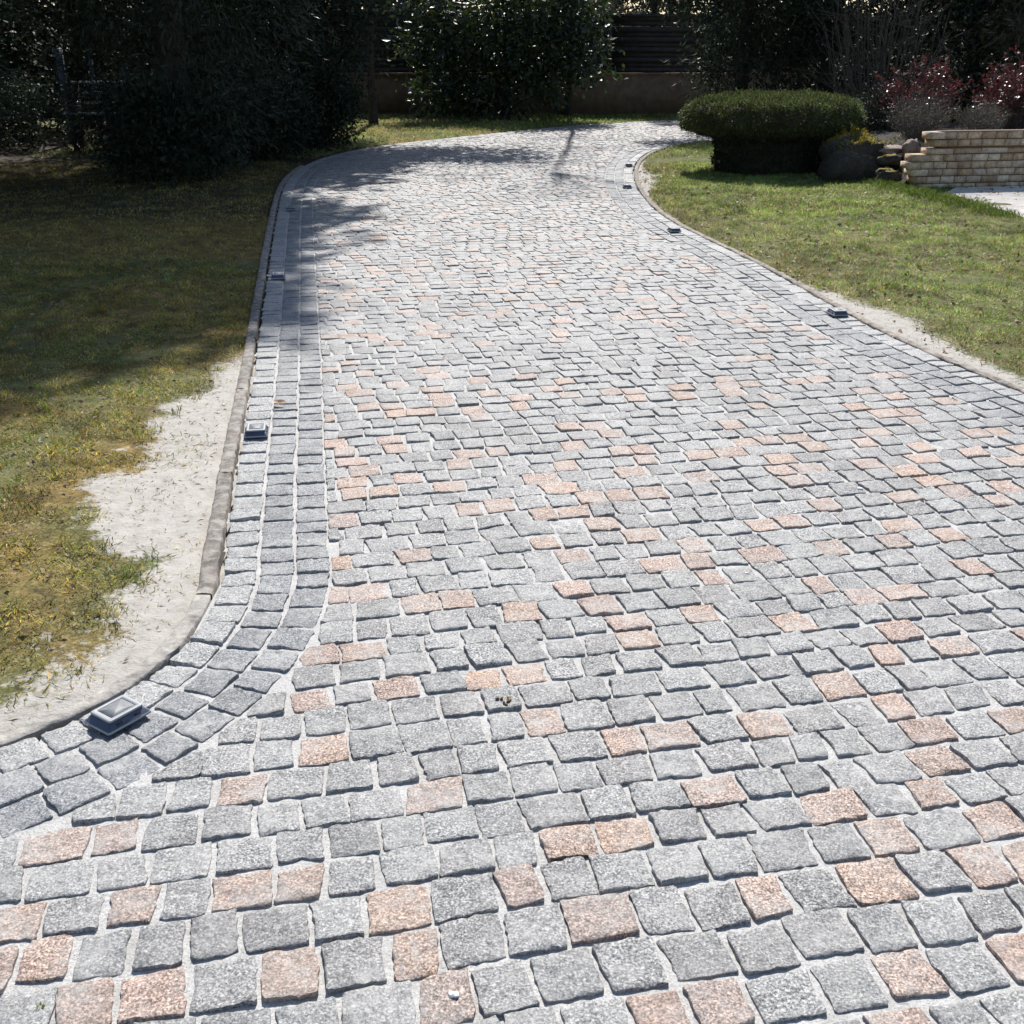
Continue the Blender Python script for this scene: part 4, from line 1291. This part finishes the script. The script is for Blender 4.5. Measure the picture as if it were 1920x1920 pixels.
def grass_cols(n, x, y, left):
    g = np.array([0.145, 0.175, 0.045]); ym = np.array([0.38, 0.285, 0.065]); br = np.array([0.25, 0.19, 0.115]); st = np.array([0.38, 0.33, 0.22])
    mm = moss_mask(x, y)
    r = rng.random(n)
    if left:
        py_ = np.clip(0.15 + 0.75 * mm, 0, 0.85)
        c = np.where((r < py_)[:, None], ym, g)
        k = rng.random(n); c = np.where((k < 0.16)[:, None], br, c); c = np.where((k > 0.955)[:, None], st, c)
    else:
        pb = np.clip(0.22 + 0.9 * mm, 0, 0.8)
        pb = np.clip(pb + 0.45 * np.exp(-((dist_to(x, y, right_out)[0]) / 0.5) ** 2) - 0.25 * np.clip((y - 10.5) / 2, 0, 1), 0.05, 0.9)
        c = np.where((r < pb)[:, None], np.array([0.27, 0.225, 0.12]), np.array([0.165, 0.245, 0.048]))
        k = rng.random(n); c = np.where((k < 0.09)[:, None], br, c); c = np.where((k > 0.94)[:, None], st, c)
    cl_ = 1 + 1.1 * fbm(x * 9, y * 9, 58, 2) + 0.5 * fbm(x * 1.7, y * 1.7, 59, 2)
    return c * tints(n, 0.5, 1.6, 0.1) * np.clip(cl_, 0.4, 1.7)[:, None]


def keep_left(x, y):
    s_ = sand_mask(x, y)
    tuft = np.where(fbm(x * 7, y * 7, 64, 2) + 0.5 * fbm(x * 2, y * 2, 65, 2) > 0.22, 0.88, 0.992)
    return rng.random(len(x)) > np.clip((s_ - 0.32) * 3.2, 0, tuft)


def keep_right(x, y):
    s_ = sand_mask(x, y)
    ok = rng.random(len(x)) > np.clip((s_ - 0.25) * 2.6, 0, 0.96)
    slab_poly = np.array(sp)
    ok &= ~in_poly(x, y, slab_poly)
    ok &= ~((x - A[0]) * -wd[1] + (y - A[1]) * wd[0] > 0.0) | (x < A[0] - 0.05)
    return ok & (fbm(x * 2.5, y * 2.5, 61) + rng.normal(0, 0.25, len(x)) > -0.42)


gb = MB()
x, y = lawn_pts(420000, -4.6, -0.5, 1.6, 8.0, keep_left)
n = len(x)
cl = np.clip(0.85 + 1.5 * fbm(x * 7, y * 7, 51), 0.25, 1.9)
V, Q, C = blades(x, y, rng.uniform(0.012, 0.040, n) * cl, rng.uniform(0.0022, 0.0052, n), grass_cols(n, x, y, True), 1.1)
gb.add(V, Q, None, C)
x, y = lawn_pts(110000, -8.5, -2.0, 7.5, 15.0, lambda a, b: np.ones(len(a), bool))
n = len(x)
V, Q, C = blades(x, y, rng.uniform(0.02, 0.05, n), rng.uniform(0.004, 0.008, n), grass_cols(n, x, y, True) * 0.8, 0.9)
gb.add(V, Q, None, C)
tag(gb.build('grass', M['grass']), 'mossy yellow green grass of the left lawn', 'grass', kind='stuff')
gb = MB()
x, y = lawn_pts(330000, 0.9, 6.2, 4.6, 10.5, keep_right); n = len(x)
V, Q, C = blades(x, y, rng.uniform(0.015, 0.045, n) * np.clip(0.9 + 1.6 * fbm(x * 6, y * 6, 55), 0.3, 2.0), rng.uniform(0.003, 0.006, n), grass_cols(n, x, y, False), 0.9)
gb.add(V, Q, None, C)
x, y = lawn_pts(170000, 0.9, 6.2, 10.3, 15.0, keep_right); n = len(x)
V, Q, C = blades(x, y, rng.uniform(0.02, 0.06, n), rng.uniform(0.004, 0.008, n), grass_cols(n, x, y, False), 0.8)
gb.add(V, Q, None, C)
tag(gb.build('grass', M['grass']), 'sunlit green and brown grass of the right lawn', 'grass', kind='stuff')
gb = MB()
x, y = lawn_pts(120000, -6.5, 5.0, 15.5, 24.4, lambda a, b: (a < 3.5) | (b > 22)); n = len(x)
V, Q, C = blades(x, y, rng.uniform(0.03, 0.09, n), rng.uniform(0.006, 0.012, n), grass_cols(n, x, y, False), 0.7)
gb.add(V, Q, None, C)
tag(gb.build('grass', M['grass']), 'strip of grass along the far edge of the drive', 'grass', kind='stuff')

# loose taller tufts standing out of both lawns
gb = MB()
for (nt, x0, x1, y0, y1, kf, colr) in ((1500, -4.6, -0.5, 1.7, 8.0, lambda a, b: sand_mask(a, b) < 0.62, (0.20, 0.20, 0.055)), (1900, 0.9, 6.2, 4.6, 14.0, keep_right, (0.16, 0.22, 0.05))):
    cx_, cy_ = lawn_pts(nt, x0, x1, y0, y1, kf)
    m = 16
    x = np.repeat(cx_, m) + rng.normal(0, 0.012, len(cx_) * m); y = np.repeat(cy_, m) + rng.normal(0, 0.012, len(cx_) * m); n = len(x)
    hh = np.repeat(rng.uniform(0.025, 0.065, len(cx_)), m) * rng.uniform(0.6, 1.2, n)
    tc = np.repeat(tints(len(cx_), 0.6, 1.5, 0.2), m, axis=0) * np.array(colr) * tints(n, 0.7, 1.3, 0.08)
    V, Q, C = blades(x, y, hh, rng.uniform(0.003, 0.006, n), tc, 0.55)
    gb.add(V, Q, None, C)
tag(gb.build('grass_tufts', M['grass']), 'loose taller grass tufts standing out of both lawns', 'grass', kind='stuff')

# taller tufts along the slab and at the foot of the boulder
gb = MB()
tx = np.concatenate([np.linspace(P(1640, 348)[0], P(1905, 412)[0], 90)]); ty = np.linspace(P(1640, 348)[1], P(1905, 412)[1], 90)
x = np.repeat(tx, 45) + rng.normal(0, 0.09, 4050); y = np.repeat(ty, 45) + rng.normal(0, 0.09, 4050)
m = ~in_poly(x, y, np.array(sp)); x, y = x[m], y[m]; n = len(x)
V, Q, C = blades(x, y, rng.uniform(0.04, 0.12, n), rng.uniform(0.005, 0.010, n), tints(n, 0.6, 1.5) * np.array([0.085, 0.12, 0.025]), 0.6)
gb.add(V, Q, None, C)
tag(gb.build('grass', M['grass']), 'taller grass tufts between boulder and concrete path', 'grass', kind='stuff')


gb = MB()
n = 9000
u = rng.uniform(0.05, 1.0, n) ** 1.0 * 3.0; v = rng.uniform(0.0, 1.6, n)
x = o_[0] + u * wd[0] - v * wd[1] * 0.3; y = o_[1] + u * wd[1] + v
zb = 0.48 * np.clip(0.1 + u * 1.1 + v * 0.1, 0, 1) * np.clip(0.92 + v, 0, 1) - 0.036 * v
k = fbm(x * 3, y * 3, 95) + rng.normal(0, 0.15, n) > -0.05
x, y, zb = x[k], y[k], zb[k]; n = len(x)
V, Q, C = blades(x, y, rng.uniform(0.02, 0.09, n), rng.uniform(0.006, 0.014, n), tints(n, 0.5, 1.5) * np.where((rng.random(n) < 0.5)[:, None], np.array([0.07, 0.10, 0.03]), np.array([0.13, 0.09, 0.05])), 0.9)
V[:, 2] += np.repeat(zb - ground_z(x, y), 4)
gb.add(V, Q, None, C)
tag(gb.build('ground_cover', M['grass']), 'low green and brown ground cover in the raised bed', 'ground cover', kind='stuff')


def litter(n, x0, x1, y0, y1, size, keepf, cols, label, gap=0.05):
    x, y = lawn_pts(n, x0, x1, y0, y1, keepf, gap); n = len(x)
    c = np.stack([x, y, ground_z(x, y) + rng.uniform(0.004, 0.022, n)], 1)
    d = rng.normal(size=(n, 3)) * np.array([1, 1, 0.25])
    L = size * rng.uniform(0.5, 1.4, n)
    V, Q, C = leaf_arrays(c, d, L, L * rng.uniform(0.25, 0.6, n), cols[rng.integers(0, len(cols), n)] * tints(n, 0.6, 1.3, 0.08), 0.5)
    return V, Q, C


lc = np.array([(0.20, 0.14, 0.085), (0.28, 0.21, 0.14), (0.13, 0.09, 0.06), (0.36, 0.31, 0.23)])
gb = MB()
for args in ((13000, 0.9, 6.2, 4.6, 14.5, 0.036, lambda a, b: fbm(a * 1.6, b * 1.6, 77) + rng.normal(0, 0.2, len(a)) > -0.05, lc, ''),
             (6000, -5.0, -0.5, 1.7, 8.0, 0.022, lambda a, b: sand_mask(a, b) < 0.4, lc * 0.9, ''),
             (2500, -6.0, 4.0, 15.5, 24.3, 0.05, lambda a, b: (b > 21.8) | (a < -1.8), lc, '')):
    V, Q, C = litter(*args); gb.add(V, Q, None, C)
tag(gb.build('leaf_litter', M['litter']), 'scattered dead leaves and straw lying in the lawns', 'leaf litter', kind='stuff')

# dark crumbs and straw lying on the pale dust patch
gb = MB()
x, y = lawn_pts(60000, -3.2, -0.6, 1.8, 6.5, lambda a, b: sand_mask(a, b) > 0.55); k = rng.random(len(x)) < 0.16; x, y = x[k], y[k]; n = len(x)
cc = np.stack([x, y, ground_z(x, y) + 0.002], 1)
L = rng.uniform(0.006, 0.03, n)
V, Q, C = leaf_arrays(cc, rng.normal(size=(n, 3)) * np.array([1, 1, 0.12]), L, np.maximum(0.0015, L * 0.14), tints(n, 0.5, 1.4, 0.1) * np.array([0.16, 0.13, 0.06]), 0.5)
gb.add(V, Q, None, C)
tag(gb.build('straw_bits', M['litter']), 'short straw bits scattered over the pale dust by the left edging', 'straw', kind='stuff')


# ------------------------------------------------------------------ small things on the paving
def chip(px, py, r, mat, name, label, cat, group=None, fl=0.5, z=0.006):
    p = P(px, py, z)
    return boulder(name, label, (p[0], p[1], z + r * fl * 0.2), (r, r * 0.7, r * fl), mat, random.randint(1, 99), cat, group=group)


chip(850, 1866, 0.0095, 'pebble', 'pebble', 'white pebble lying in the foreground joint at bottom centre', 'pebble')
chip(1612, 917, 0.010, 'pebble', 'pebble', 'small white pebble on the paving at right of centre', 'pebble')
chip(1400, 1075, 0.006, 'pebble', 'pebble', 'tiny white chip near the pink setts on the right', 'pebble')
dd = empty('mud_crumbs', (*P(948, 1313, 0.012), 0.012)); tag(dd, 'brown mud crumbs between two pink setts in the middle', 'mud')
for k in range(9):
    mb = MB(); mb.box((random.gauss(0, 0.010), random.gauss(0, 0.008), 0.002), (random.uniform(0.004, 0.010), random.uniform(0.004, 0.008), random.uniform(0.003, 0.006)), random.uniform(0, 3), 0.0015, None, 0.3); mb.build('crumb', M['dirt'], dd)
# curled dry leaf on the left border
lp = P(524, 757, 0.018)
lv = []
for a in np.linspace(-1, 1, 9):
    w = 0.026 * (1 - a * a) ** 0.6 + 0.0005
    for b in (-1, -0.5, 0, 0.5, 1):
        lv.append([a * 0.045, b * w + 0.006 * math.sin(a * 4), 0.008 + 0.016 * b * b * (1 - a * a) + 0.012 * a * a])
Q = [[i * 5 + j, i * 5 + j + 1, (i + 1) * 5 + j + 1, (i + 1) * 5 + j] for i in range(8) for j in range(4)]
lf = obj('dry_leaf', mesh_data('dry_leaf', lv, Q, None, M['litter'], np.tile([0.55, 0.42, 0.30], (len(lv), 1)), True), None, (lp[0], lp[1], 0.014))
lf.rotation_euler = (0.1, 0.05, -0.3)
lf.scale = (0.7, 0.7, 0.7)
tag(lf, 'curled tan dry leaf on the left border stones', 'leaf')
# tiny weed in a joint
wp = P(77, 1892, 0.004)
wr = empty('weed', (wp[0], wp[1], 0.002)); tag(wr, 'tiny green weed in a joint at the bottom left corner', 'weed')
for k in range(7):
    a = k * 0.95
    cc = np.array([[0, 0, 0.003]]); V, Q, C = leaf_arrays(cc, np.array([[math.cos(a), math.sin(a), 0.8]]), 0.012, 0.005, np.array([[0.15, 0.2, 0.06]]))
    obj('leaf', mesh_data('leaf', V, Q, None, M['grass'], C), wr)

scene.render.engine = 'CYCLES'
scene.cycles.max_bounces = 3
scene.cycles.diffuse_bounces = 2
scene.cycles.glossy_bounces = 1
scene.cycles.use_adaptive_sampling = True
scene.cycles.adaptive_threshold = 0.02
scene.cycles.transparent_max_bounces = 4
scene.cycles.use_denoising = True
